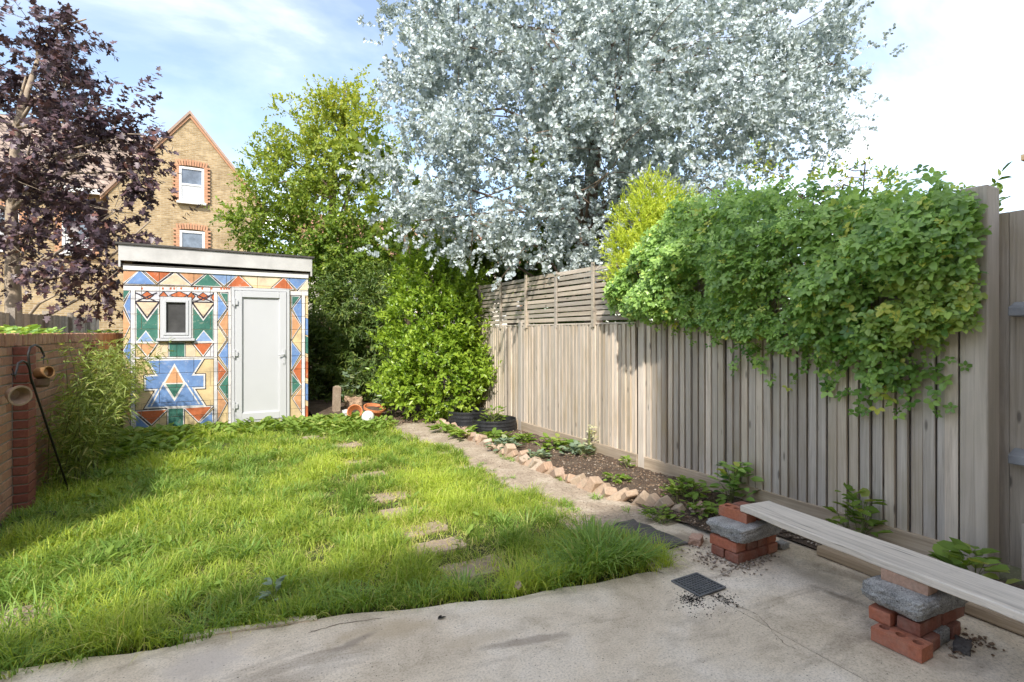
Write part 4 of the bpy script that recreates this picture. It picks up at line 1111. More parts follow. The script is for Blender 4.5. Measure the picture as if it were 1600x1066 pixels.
# trailing strands below the mass
st_pts = []
for y0, z0, ln_ in ((1.9, 1.2, .30), (2.0, 1.25, .36), (1.85, 1.15, .25), (2.55, 1.4, .38), (2.75, 1.45, .42), (3.0, 1.5, .3), (1.52, 1.45, .2), (3.35, 1.6, .25), (2.25, 1.3, .3), (1.60, 1.35, .2), (3.6, 1.6, .25), (2.4, 1.32, .3), (2.9, 1.45, .25), (1.72, 1.25, .3), (3.15, 1.5, .4), (3.9, 1.65, .2)):
    k = int(ln_ / .035)
    for i in range(k):
        st_pts.append((FX - .06 - .05 * vr.uniform(0, 1), y0 + .09 * math.sin(i * .35 + y0 * 9) + vr.normal(0, .03), z0 - ln_ * i / k))
O = np.concatenate([O, np.array(st_pts)]); dep = np.concatenate([dep, np.full(len(st_pts), .9)])
# shoots above the top
sh_pts = []
for y0, z0, dz in ((1.62, 2.40, .15), (1.75, 2.42, .2), (1.9, 2.42, .16), (2.05, 2.42, .12), (2.4, 2.62, .12), (2.7, 2.66, .12), (1.56, 2.36, .08), (3.2, 2.75, .12)):
    for i in range(9):
        sh_pts.append((FX - .1 + vr.normal(0, .07), y0 + vr.normal(0, .06), z0 + dz * i / 9))
O = np.concatenate([O, np.array(sh_pts)]); dep = np.concatenate([dep, np.full(len(sh_pts), .9)])
n = len(O)
# each spray: petiole and three to five rounded leaflets
NV = nrm(np.stack([-1.0 + vr.normal(0, .42, n), -.3 + vr.normal(0, .5, n), .7 + vr.normal(0, .5, n)], -1))
DV = nrm(np.stack([-.35 + vr.normal(0, .4, n), vr.normal(0, .55, n), -.55 + vr.normal(0, .4, n)], -1))
DV = nrm(DV - NV * (DV * NV).sum(-1, keepdims=True))
BV = np.cross(NV, DV)
size = vr.uniform(.024, .054, n) * np.where(O[:, 1] < 2.4, 1.12, .92)
tone = np.clip(vr.normal(.5, .27, n) + .10 * (O[:, 2] - 2), 0, 1)
yel = (vr.uniform(0, 1, n) < .04) * vr.uniform(.35, 1, n) + ((np.abs(O[:, 1] - 1.62) < .28) & (np.abs(O[:, 2] - 1.62) < .22)) * vr.uniform(0, .35, n)
score = dep + vr.uniform(0, .15, n) - .22 * O[:, 1]
big = np.zeros(n, bool); big[np.argsort(-score)[:290]] = True
def spray(sel, origin=None):
    P, D, N, L, W, T_ = [], [], [], [], [], []
    for a in (-1.25, 0.0, 1.25, 2.45, -2.45):
        s = sel if abs(a) < 2 else sel[(sel % 5) < 2]
        d = DV[s] * math.cos(a) + BV[s] * math.sin(a) + NV[s] * vr.normal(0, .13, (len(s), 1))
        P.append(O[s] + d * .006); D.append(d); N.append(NV[s] + vr.normal(0, .16, (len(s), 3)))
        l = size[s] * (1.12 if a == 0 else .95) * vr.uniform(.9, 1.1, len(s)); L.append(l); W.append(l * .68)
        T_.append(np.stack([np.clip(tone[s] + vr.normal(0, .08, len(s)), 0, 1), np.clip(yel[s], 0, 1), np.zeros(len(s))], -1))
    return [np.concatenate(x) for x in (P, D, N, L, W, T_)]
off = np.array((FX - .1, 2.9, 0))
P, D, N, L, W, TT = spray(np.where(~big)[0])
fo = link('foliage', leaf_mesh('foliage', P - off, D, N, L, W, T_OV, TT, M['l_vine']), vine); fo['kind'] = 'stuff'
for i in np.where(big)[0]:
    P, D, N, L, W, TT = spray(np.array([i]))
    link('leaf', leaf_mesh('leaf', P - O[i], D, N, L, W, T_OV, TT, M['l_vine']), vine, Vector(O[i] - off))
vs2 = MB()
for k in range(46):
    y0 = vr.uniform(1.75, 4.4); z0 = vr.uniform(fb_(y0), ft_(y0)); p = Vector((FX - .06, y0, z0)); pts = [p]
    for i in range(7):
        p = p + Vector((vr.normal(-.012, .03), vr.normal(0, .07), vr.normal(-.04, .08))); p.x = min(p.x, FX - .05); p.z = max(p.z, fb_(p.y) + .05); p.y = max(p.y, 1.5); pts.append(p.copy())
    vs2.tube([Vector(p) - Vector(off) for p in pts], [.006, .006, .005, .005, .004, .004, .003, .002], 5)
vs2.build('stem', M['twig'], vine)['kind'] = 'stuff'

# ================================================================== GRASS
gr = np.random.default_rng(77)
STEPS = [(1.47, 3.08, .40, .24), (1.40, 3.52, .36, .20), (1.42, 3.88, .34, .20), (1.40, 4.34, .34, .22), (1.43, 4.82, .34, .20), (1.46, 5.62, .34, .2), (1.48, 6.25, .34, .22), (1.53, 6.75, .34, .22), (1.6, 7.3, .34, .24), (1.3, 8.05, .3, .25)]
LSLAB = (-.98, 3.66, .52, .36)
def in_steps(x, y, mg=0.0):
    k = np.zeros(len(x), bool)
    for cx, cy, w, d_ in STEPS + [LSLAB]:
        k |= (np.abs(x - cx) < w / 2 - mg) & (np.abs(y - cy) < d_ / 2 - mg)
    return k
def lawn_right(y): return 2.60 + .08 * np.sin(y * 2.3) + .06 * np.sin(y * 5.1 + 1) + .03 * np.sin(y * 17) - .06 * np.clip((y - 5) / 4, 0, 1)
EY = np.vectorize(edge_y)
def vnoise(x, y, s, o=0.0): return np.array([noise.noise(Vector((a * s, b * s, o))) for a, b in zip(x, y)])
def blades(name, x, y, hgt, wid, lean, tint, mat, z0=-.02, rng=gr, dirs=None):
    n = len(x)
    th = rng.uniform(0, 2 * np.pi, n) if dirs is None else dirs
    dx, dy = np.cos(th), np.sin(th)
    sa = th + np.pi / 2 + rng.normal(0, .5, n); sx, sy = np.cos(sa), np.sin(sa)
    V = np.zeros((n, 7, 3), np.float32)
    for i, (t_, wf) in enumerate(((0, 1), (.4, .95), (.75, .6))):
        cx = x + dx * lean * hgt * t_ ** 1.8; cy = y + dy * lean * hgt * t_ ** 1.8
        cz = z0 + hgt * t_ * (1 - .28 * lean * t_)
        for k, s in ((0, -1), (1, 1)):
            V[:, 2 * i + k, 0] = cx + s * sx * wid * wf / 2; V[:, 2 * i + k, 1] = cy + s * sy * wid * wf / 2; V[:, 2 * i + k, 2] = cz
    V[:, 6, 0] = x + dx * lean * hgt * 1.05; V[:, 6, 1] = y + dy * lean * hgt * 1.05; V[:, 6, 2] = z0 + hgt * np.maximum(.12, 1 - .42 * lean)
    b = (np.arange(n) * 7)[:, None]
    Q = np.concatenate([b + np.array([[0, 1, 3, 2]]), b + np.array([[2, 3, 5, 4]])]); T3 = b + np.array([[4, 5, 6]])
    return np_mesh(name, V.reshape(-1, 3), [Q, T3], mat, np.repeat(tint, 7, axis=0))
def lawn_points(n, y0, y1):
    x = gr.uniform(-1.42, 2.78, n); y = gr.uniform(y0, y1, n)
    k = (y > EY(x) + .015) & (x < lawn_right(y)) & ~in_steps(x, y, .085) & ~((x > 1.9) & (y > 8.6))
    k &= ~((y > 9.55))
    return x[k], y[k]
parts = []
for n, y0, y1, wmul in ((78000, 2.3, 4.3, 1.0), (66000, 4.3, 6.6, 1.35), (42000, 6.6, 9.6, 1.9)):
    x, y = lawn_points(n, y0, y1)
    c1 = vnoise(x, y, 1.3, 2.0); c2 = vnoise(x, y, 4.0, 9.0)
    keep = gr.uniform(0, 1, len(x)) < np.clip(.66 + 1.0 * c2 + .4 * c1, .10, 1) * np.clip((y - EY(x)) / .12 + .35, 0, 1)
    near_step = in_steps(x, y, -.07)
    keep &= ~near_step | (gr.uniform(0, 1, len(x)) < .55)
    x, y, c1, c2, ns = x[keep], y[keep], c1[keep], c2[keep], near_step[keep]
    e = np.clip(1 - (y - EY(x)) / .7, 0, 1)
    hgt = (.055 + .05 * np.clip(c1 + .3, 0, 1) + .085 * np.clip(c2 + .1, 0, 1) + .03 * e * (c2 > -.1)) * gr.uniform(.45, 1.5, len(x))
    hgt *= np.where(ns, .7, 1) * np.where(x < -.1, 1.2, 1)
    wid = gr.uniform(.0035, .0065, len(x)) * wmul
    lean = np.clip(gr.normal(.75, .38, len(x)), .05, 1.5)
    tint = np.zeros((len(x), 3), np.float32)
    tint[:, 0] = np.clip(.48 + .75 * c1 - .45 * c2 + gr.normal(0, .22, len(x)), 0, 1)
    tint[:, 1] = (gr.uniform(0, 1, len(x)) < .10 + .3 * ns) * gr.uniform(.3, .9, len(x))
    parts.append((x, y, hgt, wid, lean, tint))
cat_ = [np.concatenate([p[i] for p in parts]) for i in range(6)]
nst = 9000                       # dead straw lying flat in the sward
xs_, ys_ = lawn_points(nst, 2.3, 7.5); ms_ = len(xs_)
cat_ = [np.concatenate([a, b]) for a, b in zip(cat_, (xs_, ys_, gr.uniform(.03, .08, ms_), gr.uniform(.003, .006, ms_), gr.uniform(1.2, 1.8, ms_), np.stack([np.full(ms_, .6), gr.uniform(.7, 1, ms_), np.zeros(ms_)], -1)))]
go = link('grass', blades('grass', *cat_, M['l_grass']))
tag(go, 'sunlit uncut green grass of the lawn', 'grass', kind='stuff')
# long tufts along the patio edge
def tufts(centres):
    X, Y, H_, W_2, LE, TI, DI = [], [], [], [], [], [], []
    for cx, cy, r, hh, nb in centres:
        a = gr.uniform(0, 2 * np.pi, nb); q = gr.uniform(0, 1, nb) ** .7 * r
        X.append(cx + np.cos(a) * q); Y.append(cy + np.sin(a) * q); DI.append(a + gr.normal(0, .5, nb))
        H_.append(hh * gr.uniform(.55, 1.2, nb)); W_2.append(gr.uniform(.005, .0085, nb) * (1.35 if hh > .2 else 1)); LE.append(np.clip(gr.normal(.85, .25, nb), .2, 1.4))
        t_ = np.zeros((nb, 3)); t_[:, 0] = np.clip(gr.normal(.5, .25, nb), 0, 1); t_[:, 1] = (gr.uniform(0, 1, nb) < .07) * .7; TI.append(t_)
    return [np.concatenate(x) for x in (X, Y, H_, W_2, LE, TI, DI)]
cs = [(2.18, 2.70, .14, .30, 240), (2.36, 2.62, .10, .25, 150), (2.02, 2.66, .10, .25, 150), (2.28, 2.92, .12, .25, 150), (2.45, 2.66, .08, .16, 120), (1.85, 2.70, .12, .19, 200), (2.40, 2.85, .1, .17, 150)]
xx = -1.35
while xx < 1.85:
    cs.append((xx, edge_y(xx) + gr.uniform(.05, .16), gr.uniform(.05, .11), gr.uniform(.06, .17) * (1.25 if xx < -.3 else 1), int(gr.uniform(15, 95)))); xx += gr.uniform(.05, .19)
for k in range(330):
    x = gr.uniform(-1.35, 2.3); y = gr.uniform(3.1, 8.4)
    if not in_steps(np.array([x]), np.array([y]), -.06)[0]: cs.append((x, y, gr.uniform(.03, .08), gr.uniform(.10, .16), int(gr.uniform(22, 60))))
for k in range(70):
    cs.append((gr.uniform(-1.35, -.25), gr.uniform(3.3, 6.8), gr.uniform(.04, .09), gr.uniform(.12, .2), int(gr.uniform(20, 50))))
for k in range(60):        # stragglers in joints beside the path
    cs.append((gr.choice([2.58, 2.68, 3.1]) + gr.normal(0, .05), gr.uniform(2.75, 6.5), .03, gr.uniform(.04, .09), 18))
a = tufts(cs)
tg = link('long_grass', blades('long_grass', *a[:6], M['l_long'], dirs=a[6]))
tag(tg, 'long arching tufts of grass along the patio edge', 'grass', kind='stuff')

# broad-leaved ground cover at the foot of the shed and in the lawn
def rosettes(name, label, C, nl, L0, W0, mat, rise=.5, T=T_OV, seed=1, kind='stuff', cat='weeds', yel=.1, tall=.0):
    r = np.random.default_rng(seed); P, D, N, L, W, TI = [], [], [], [], [], []
    for cx, cy, s in C:
        a = r.uniform(0, 6.28, nl); e = r.uniform(.15, 1.0, nl) * rise
        hz_ = r.uniform(0, 1, nl) * tall * s
        rad = r.uniform(.01, .07, nl) * s * (1 + 2 * (tall > 0))
        P.append(np.stack([cx + np.cos(a) * rad, cy + np.sin(a) * rad, .0 + hz_ + .01], -1))
        D.append(np.stack([np.cos(a), np.sin(a), e], -1)); N.append(np.stack([-np.cos(a) * .4, -np.sin(a) * .4, np.ones(nl)], -1) + r.normal(0, .25, (nl, 3)))
        l = L0 * s * r.uniform(.6, 1.2, nl); L.append(l); W.append(l * W0)
        t_ = np.zeros((nl, 3)); t_[:, 0] = np.clip(r.normal(.5, .25, nl), 0, 1); t_[:, 1] = (r.uniform(0, 1, nl) < yel) * .7; TI.append(t_)
    me = leaf_mesh(name, *[np.concatenate(x) for x in (P, D, N, L, W)], T, np.concatenate(TI), mat)
    if label is None: return me
    o = link(name, me); tag(o, label, cat, kind=kind); return o
C = []
for k in range(170):
    x = gr.uniform(-1.35, 2.2); C.append((x, 9.5 - abs(gr.normal(0, .45)) - .04, gr.uniform(.6, 1.05)))
for k in range(60):
    C.append((gr.uniform(-1.35, -.2), gr.uniform(7.4, 9.3), gr.uniform(.8, 1.3)))
for k in range(60):
    C.append((gr.uniform(1.4, 2.5), gr.uniform(7.9, 9.3), gr.uniform(.5, 1.0)))
rosettes('ground_cover', 'broad-leaved weeds spreading along the foot of the painted shed', C, 14, .12, .55, M['l_weed'], .8, seed=4, tall=.07)
C = [(gr.uniform(-1.3, 2.2), gr.uniform(3.2, 7.5), gr.uniform(.4, .8)) for k in range(70)] + [(gr.uniform(-1.3, -.2), gr.uniform(4, 7), gr.uniform(.6, 1)) for k in range(45)]
rosettes('lawn_weeds', 'small flat-leaved weeds scattered through the lawn', C, 9, .10, .42, M['l_weed'], .7, seed=6, tall=.05)

# ================================================================== STEPPING STONES
random.seed(9)
ORD = ['nearest', 'second', 'third', 'fourth', 'fifth', 'sixth', 'seventh', 'eighth', 'ninth', 'tenth']
def stone_slab(name, label, cat, cx, cy, w, d_, z0, z1, mat, group=None, rz=0.0, rough=.012):
    m = MB(); pts = []
    per = [(-1, -1, 1, -1), (1, -1, 1, 1), (1, 1, -1, 1), (-1, 1, -1, -1)]
    for a, b, c, e in per:
        for i in range(6):
            q = i / 6; pts.append(((a + (c - a) * q) * w / 2 + random.uniform(-rough, rough), (b + (e - b) * q) * d_ / 2 + random.uniform(-rough, rough)))
    m.prism(pts, z0, z1)
    o = m.build(name, mat, None, .004, loc=(cx, cy, 0), rot=(random.uniform(-.01, .01), random.uniform(-.01, .01), rz))
    return tag(o, label, cat, group)
for i, (cx, cy, w, d_) in enumerate(STEPS):
    stone_slab('stepping_stone', f'worn tan stepping stone sunk in the lawn, {ORD[i]} from the patio' if i else 'worn tan stepping stone sunk in the lawn, closest to the patio', 'stepping stone', cx, cy, w, d_, -.06, .0, M['slab'], 'stepping stones across the lawn', random.uniform(-.06, .06))
stone_slab('stepping_stone', 'worn tan slab almost hidden by grass at the left patio edge', 'stepping stone', LSLAB[0], LSLAB[1], LSLAB[2], LSLAB[3], -.06, .0, M['slab'], 'stepping stones across the lawn', .2)
stone_slab('slate_slab', 'dark grey slate slab lying at the near end of the path', 'slab', 2.72, 2.93, .44, .56, -.002, .014, M['slate'], None, .06, .02)

# ================================================================== BED EDGING
be = empty('brick_edging', (3.2, 5, 0), 'row of tilted old bricks edging the soil bed', 'edging')
m = MB(); m.box(-.05, .05, -.1075, .1075, -.0325, .0325); ebm = m.mesh('brick', M['edge_brick'], .009)
path_pts = [(3.24, 8.25), (3.2, 7.2), (3.17, 6.0), (3.15, 5.0), (3.17, 4.3), (3.2, 3.75), (3.28, 3.35), (3.42, 3.08), (3.58, 2.92), (3.70, 2.78)]
def along(pts, s):
    for a, b in zip(pts[:-1], pts[1:]):
        a, b = Vector(a), Vector(b); l = (b - a).length
        if s <= l: return a.lerp(b, s / l), (b - a).normalized()
        s -= l
    return None, None
s = 0.1
while True:
    p, dr_ = along(path_pts, s)
    if p is None: break
    rz = math.atan2(dr_.y, dr_.x) - math.pi / 2
    o = link('brick', ebm, be, (p.x - 3.2 + random.uniform(-.02, .02), p.y - 5, random.uniform(-.005, .035)), (R(random.uniform(25, 65)), random.uniform(-.35, .35), rz + random.uniform(-.5, .5)))
    o.rotation_mode = 'XYZ'
    k = random.uniform(.75, 1.25); o.scale = (k, random.uniform(.55, 1.1), random.uniform(.8, 1.6))
    s += random.uniform(.085, .14)

# ================================================================== STACKED BRICK BENCH
def holed_brick(name, mat, holes=True):
    """brick with its long side along Y, three round holes through the bed face"""
    hx, hy, hz_ = .0515, .1075, .0325
    bm = bmesh.new()
    if not holes:
        bmesh.ops.create_cube(bm, size=1.0)
        bmesh.ops.subdivide_edges(bm, edges=bm.edges[:], cuts=5, use_grid_fill=True)
        for v in bm.verts:
            p = v.co * 2; l_ = (abs(p.x) ** 22 + abs(p.y) ** 22 + abs(p.z) ** 22) ** (1 / 22); p = p / l_ * max(abs(p.x), abs(p.y), abs(p.z))
            e_ = sum(1 for q in p if abs(q) > .9)
            k_ = .0018 * noise.noise(Vector(p) * 3 + Vector((len(mat.name), 0, 0))) - (.004 * max(0, noise.noise(Vector(p) * 4.3 + Vector((9, len(mat.name), 0)))) if e_ > 1 else 0)
            v.co = Vector((p.x * (hx - .001 + k_), p.y * (hy - .001 + k_), p.z * (hz_ - .0005 + k_ * .6)))
        me = bpy.data.meshes.new(name); bm.to_mesh(me); bm.free(); me.materials.append(mat); return me
    N_ = 16; r = .0225; cells = [-.0717, 0, .0717]
    v = []; f = []
    def V(p): v.append(p); return len(v) - 1
    for zz, fl in ((hz_, False), (-hz_, True)):
        for cy in cells:
            y0, y1 = cy - .03585, cy + .03585
            sq = []; ci = []
            for k in range(N_):
                a = 2 * math.pi * (k + .5) / N_ ; c, s_ = math.cos(a), math.sin(a)
                sc_ = 1 / max(abs(c), abs(s_)); sq.append(V((c * sc_ * hx, cy + s_ * sc_ * .03585, zz))); ci.append(V((c * r, cy + s_ * r, zz)))
            for k in range(N_):
                k2 = (k + 1) % N_; q = (sq[k], sq[k2], ci[k2], ci[k]); f.append(q[::-1] if fl else q)
            # fill the four corners
            for sx in (-1, 1):
                for sy in (-1, 1):
                    cidx = V((sx * hx, cy + sy * .03585, zz))
                    near = sorted(range(N_), key=lambda k: (v[sq[k]][0] - sx * hx) ** 2 + (v[sq[k]][1] - cy - sy * .03585) ** 2)[:2]
                    f.append((sq[near[0]], cidx, sq[near[1]]))
            if not fl:
                lo = [V((v[c_][0], v[c_][1], -hz_)) for c_ in ci]; up_ = [V(v[c_]) for c_ in ci]
                for k in range(N_):
                    k2 = (k + 1) % N_; f.append((up_[k], up_[k2], lo[k2], lo[k]))
    for q in (((-hx, -hy), (hx, -hy)), ((hx, -hy), (hx, hy)), ((hx, hy), (-hx, hy)), ((-hx, hy), (-hx, -hy))):
        (a, b), (c, d_) = q; i = [V((a, b, -hz_)), V((c, d_, -hz_)), V((c, d_, hz_)), V((a, b, hz_))]; f.append(tuple(i))
    m = MB(); m.add(v, f); bm.free()
    return m.mesh(name, mat)
BKS = {'red_hole': holed_brick('brick', M['red_brick']), 'red': holed_brick('brick', M['red_brick'], False), 'dull': holed_brick('brick', M['dull_brick'], False), 'pink': holed_brick('brick', M['pink_brick'], False)}
def brick(kind, label, x, y, z, rz=0.0, group='bricks propping up the plank', tilt=0.0):
    o = link('brick', BKS[kind], None, (x, y, z), (tilt, 0, rz + random.uniform(-.02, .02)))
    return tag(o, label, 'brick', group)
H2 = math.pi / 2
b0, b1 = .0325, .0985
F_ = 'far brick pile'
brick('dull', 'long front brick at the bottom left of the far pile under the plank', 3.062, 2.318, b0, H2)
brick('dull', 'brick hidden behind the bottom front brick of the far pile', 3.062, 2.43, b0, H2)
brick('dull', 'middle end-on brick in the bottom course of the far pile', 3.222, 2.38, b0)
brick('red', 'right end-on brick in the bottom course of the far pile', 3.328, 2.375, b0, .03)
for i, w_ in enumerate(('leftmost', 'second from left', 'third from left', 'rightmost')):
    brick('red' if i in (0, 3) else 'dull', f'{w_} end-on brick in the upper course of the far pile', 3.008 + i * .107, 2.385 + random.uniform(-.008, .008), b1, .01)
brick('red_hole', 'bright red holed brick on top of the far concrete lump beside the plank end', 3.137, 2.41, .263, .02)
brick('dull', 'shaded brick under the end of the plank on the far concrete lump', 3.262, 2.40, .263, -.03)
brick('red_hole', 'red brick with three round holes lying on the patio in front of the near pile', 2.853, 1.287, b0, .0)
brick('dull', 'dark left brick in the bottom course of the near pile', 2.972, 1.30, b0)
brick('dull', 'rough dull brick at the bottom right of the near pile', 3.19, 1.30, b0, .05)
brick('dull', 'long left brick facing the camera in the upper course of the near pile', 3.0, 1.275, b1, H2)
brick('dull', 'long right brick facing the camera in the upper course of the near pile', 3.218, 1.265, b1, H2 - .03)
brick('red', 'brick end peeping out at the back left of the near pile', 2.975, 1.39, b1, H2)
brick('dull', 'brick at the back right of the near pile', 3.198, 1.38, b1, H2)
brick('pink', 'pale pink reclaimed brick directly under the plank on the near pile', 3.035, 1.335, .266, .0)
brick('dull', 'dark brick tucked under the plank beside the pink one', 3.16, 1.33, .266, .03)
def lump(name, label, cat, loc, dims, mat, seed, sub=6, amp=.12, group=None, rot=0.0, cham=.0):
    bm = bmesh.new(); bmesh.ops.create_cube(bm, size=1.0)
    bmesh.ops.subdivide_edges(bm, edges=bm.edges[:], cuts=sub * 3, use_grid_fill=True)
    bmesh.ops.triangulate(bm, faces=bm.faces[:])
    for v in bm.verts:
        p = v.co * 2; ln6 = (abs(p.x) ** 16 + abs(p.y) ** 16 + abs(p.z) ** 16) ** (1 / 16); v.co = v.co / max(ln6, 1e-6) * max(abs(p.x), abs(p.y), abs(p.z))
    for v in bm.verts:
        q = v.co * 2.2 + Vector((seed * 3.1, 0, 0)); q2 = v.co * 9 + Vector((seed, 0, 0))
        q3 = v.co * 26 + Vector((seed, 3, 0))
        k = (1 + amp * noise.noise(q) + amp * .35 * noise.noise(q2) + amp * .5 * noise.noise(q3)) * (1 - cham * max(0, .5 - (v.co.z + .5)) * 2)
        flat = Vector((k, k, 1 + (k - 1) * 1.1)) 
        v.co = Vector((v.co.x * flat.x * dims[0], v.co.y * flat.y * dims[1], v.co.z * flat.z * dims[2]))
    me = bpy.data.meshes.new(name); bm.to_mesh(me); bm.free(); me.materials.append(mat); smooth(me)
    return tag(link(name, me, None, loc, (0, 0, rot)), label, cat, group)
lump('concrete_lump', 'rough grey concrete slab piece on the far brick pile', 'concrete', (3.165, 2.37, .181), (.42, .28, .10), M['rubble'], 1, amp=.09, cham=.08)
lump('concrete_lump', 'chunky grey broken concrete block on the near brick pile', 'concrete', (3.075, 1.325, .186), (.42, .28, .104), M['rubble'], 5, amp=.10, rot=-.12, cham=.16)
lump('stone_block', 'small grey stone wedged between the bottom bricks of the near pile', 'stone', (3.08, 1.27, .034), (.105, .14, .066), M['rubble'], 9, amp=.06)
lump('stone', 'grey flat stone on the patio at the foot of the near pile', 'stone', (3.10, 1.14, .018), (.10, .06, .04), M['slate'], 12, amp=.25, rot=.3)
lump('stone', 'small tan stone lying under the plank behind the far pile', 'stone', (3.46, 2.30, .02), (.08, .06, .04), M['rubble'], 14, amp=.25)
lump('stone', 'pinkish stone fragment between the bed edging and the far pile', 'stone', (3.52, 2.72, .06), (.13, .09, .10), M['pink_brick'], 17, amp=.3)
lump('stone', 'brown rock on the bare earth behind the terracotta pots', 'stone', (2.36, 10.3, .18), (.28, .24, .20), M['old_clay'], 19, amp=.25)
lump('stone', 'broken half brick at the foot of the bed beside the far pile', 'stone', (3.02, 2.66, .02), (.12, .08, .05), M['pink_brick'], 22, amp=.2, rot=.5)
# plank
def beam(name, label, cat, a, b, w, th, mat, rag=.01, sag=0.0, n=14):
    a, b = Vector(a), Vector(b); t_ = (b - a).normalized(); L_ = (b - a).length
    m = MB(); vs_, fs_ = [], []
    prof = [(-w/2+.006, 0), (w/2-.006, 0), (w/2, .006), (w/2, th-.006), (w/2-.006, th), (-w/2+.006, th), (-w/2, th-.006), (-w/2, .006)]
    k = len(prof)
    for i in range(n + 1):
        q = i / n
        for j, (x, z) in enumerate(prof):
            e = rag * noise.noise(Vector((q * 9, x * 20, 3 + len(name)))) * (1 if abs(x) > w * .45 else 0)
            off_ = 0
            if i == 0: off_ = rag * 2.2 * noise.noise(Vector((x * 15, z * 20, 1))) + (.05 if False else 0)
            vs_.append((x + e, q * L_ + off_, z + sag * 4 * q * (q - 1) + .1 * rag * noise.noise(Vector((q * 20, x * 30, 8)))))
    for i in range(n):
        for j in range(k): fs_.append((i * k + j, i * k + (j + 1) % k, (i + 1) * k + (j + 1) % k, (i + 1) * k + j))
    fs_.append(tuple(range(k))[::-1]); fs_.append(tuple(n * k + j for j in range(k)))
    m.add(vs_, fs_)
    o = m.build(name, mat, None, loc=a, rot=(math.asin(t_.z), 0, math.atan2(t_.y, t_.x) - H2))
    return tag(o, label, cat)
beam('bench_plank', 'long bleached wooden plank laid across two brick piles as a bench', 'plank', (3.222, 2.335, .298), (2.995, .30, .300), .268, .043, M['plank'], .013, .004, 44)
beam('old_timber', 'rough old timber beam lying on the patio under the bench plank', 'timber', (3.59, 2.10, .0), (3.47, .25, .0), .07, .062, M['timber'], .012)
beam('loose_board', 'weathered board edge lying along the foot of the fence', 'timber', (3.93, 2.6, .02), (3.88, 1.55, .015), .05, .05, M['gravel_board'], .012)

# ================================================================== DRAIN GRATE
dg = empty('drain_grate', (2.515, 2.2, 0), 'square black plastic drain grate set in the patio', 'drain')
m = MB(); m.box(-.105, .105, -.105, .105, -.003, .0015); m.build('sump', M['crumb'], dg)  # black plate stands in for the darkness of the pit below
ring_ = MB(); ring_.box(-.11, .11, -.11, -.098, .002, .012); ring_.box(-.11, .11, .098, .11, .002, .012); ring_.box(-.11, -.098, -.098, .098, .002, .012); ring_.box(.098, .11, -.098, .098, .002, .012)
ring_.build('frame', M['grate'], dg, .001)
m = MB(); m.box(-.003, .003, -.098, .098, .003, .011); bb = m.mesh('bar', M['grate'])
m = MB(); m.box(-.098, .098, -.003, .003, .0035, .0105); bc = m.mesh('bar', M['grate'])
for i in range(8):
    link('bar', bb, dg, (-.0763 + i * .0218, 0, 0)); link('bar', bc, dg, (0, -.0763 + i * .0218, 0))

# ================================================================== CRUMBS, PEBBLES, LITTER
def scatter(name, label, pts, smin, smax, mat, seed, flat=.6, cat='rubble', zf=None):
    r = np.random.default_rng(seed); n = len(pts)
    base = np.array([(1,0,0),(-1,0,0),(0,1,0),(0,-1,0),(0,0,1),(0,0,-1)], float)
    F0 = np.array([(0,2,4),(2,1,4),(1,3,4),(3,0,4),(2,0,5),(1,2,5),(3,1,5),(0,3,5)])
    S = r.uniform(smin, smax, n)[:, None] * r.uniform(.6, 1.3, (n, 3)); S[:, 2] *= flat
    a = r.uniform(0, 6.28, n); c, s = np.cos(a), np.sin(a)
    V = base[None] * S[:, None, :] * r.uniform(.75, 1.2, (n, 6, 1))
    X = V[..., 0] * c[:, None] - V[..., 1] * s[:, None]; Y = V[..., 0] * s[:, None] + V[..., 1] * c[:, None]
    P = np.array(pts, float)
    V = np.stack([X + P[:, None, 0], Y + P[:, None, 1], V[..., 2] + P[:, None, 2] + S[:, None, 2] * .4], -1)
    F = (F0[None] + (np.arange(n) * 6)[:, None, None]).reshape(-1, 3)
    return tag(link(name, np_mesh(name, V.reshape(-1, 3), [F], mat)), label, cat, kind='stuff')
pr = np.random.default_rng(5)
pts = [(x, y, soil_z(x, y)) for x, y in zip(pr.uniform(3.22, 4.08, 3600), 2.65 + 5.9 * pr.uniform(0, 1, 3600) ** 1.5)]
scatter('soil_crumbs', 'crumbly soil clods and grit on the bed by the fence', pts, .004, .016, M['litter'], 1)
pts = [(x, y, soil_z(x, y)) for x, y in zip(pr.uniform(3.22, 4.08, 500), pr.uniform(2.65, 8.5, 500))]
scatter('pebbles', 'scattered pale pebbles on the soil bed', pts, .006, .016, M['pebble'], 2)
pts = [(2.93 + pr.normal(0, .10), 2.42 + pr.normal(0, .12), 0) for k in range(230)] + [(3.05 + pr.normal(0, .12), 2.24 + pr.normal(0, .03), 0) for k in range(160)]
scatter('gravel_spill', 'spilled gravel and earth at the foot of the far brick pile', pts, .003, .013, M['pebble'], 3)
pts = [(2.35 + pr.normal(0, .035), 2.10 + pr.normal(0, .03), 0) for k in range(300)] + [(2.38 + pr.normal(0, .11), 2.05 + pr.normal(0, .08), 0) for k in range(150)] + [(2.5 + pr.normal(0, .03), 2.02 + pr.normal(0, .05), 0) for k in range(140)]
scatter('black_crumbs', 'spilled black crumbs beside the drain grate', pts, .0018, .006, M['crumb'], 4, .5)
pts = [(3.24 + pr.normal(0, .04), 1.15 + pr.normal(0, .05), 0) for k in range(70)] + [(3.06 + pr.normal(0, .05), 1.14 + pr.normal(0, .02), 0) for k in range(30)]
scatter('brick_chips', 'brick and shell chips at the foot of the near brick pile', pts, .004, .012, M['litter'], 6)
pts = [(x, y, 0) for x, y in zip(pr.uniform(2.45, 3.2, 900), pr.uniform(3.0, 9.0, 900))]
scatter('path_grit', 'loose grit strewn over the narrow path', pts, .003, .008, M['pebble'], 7)
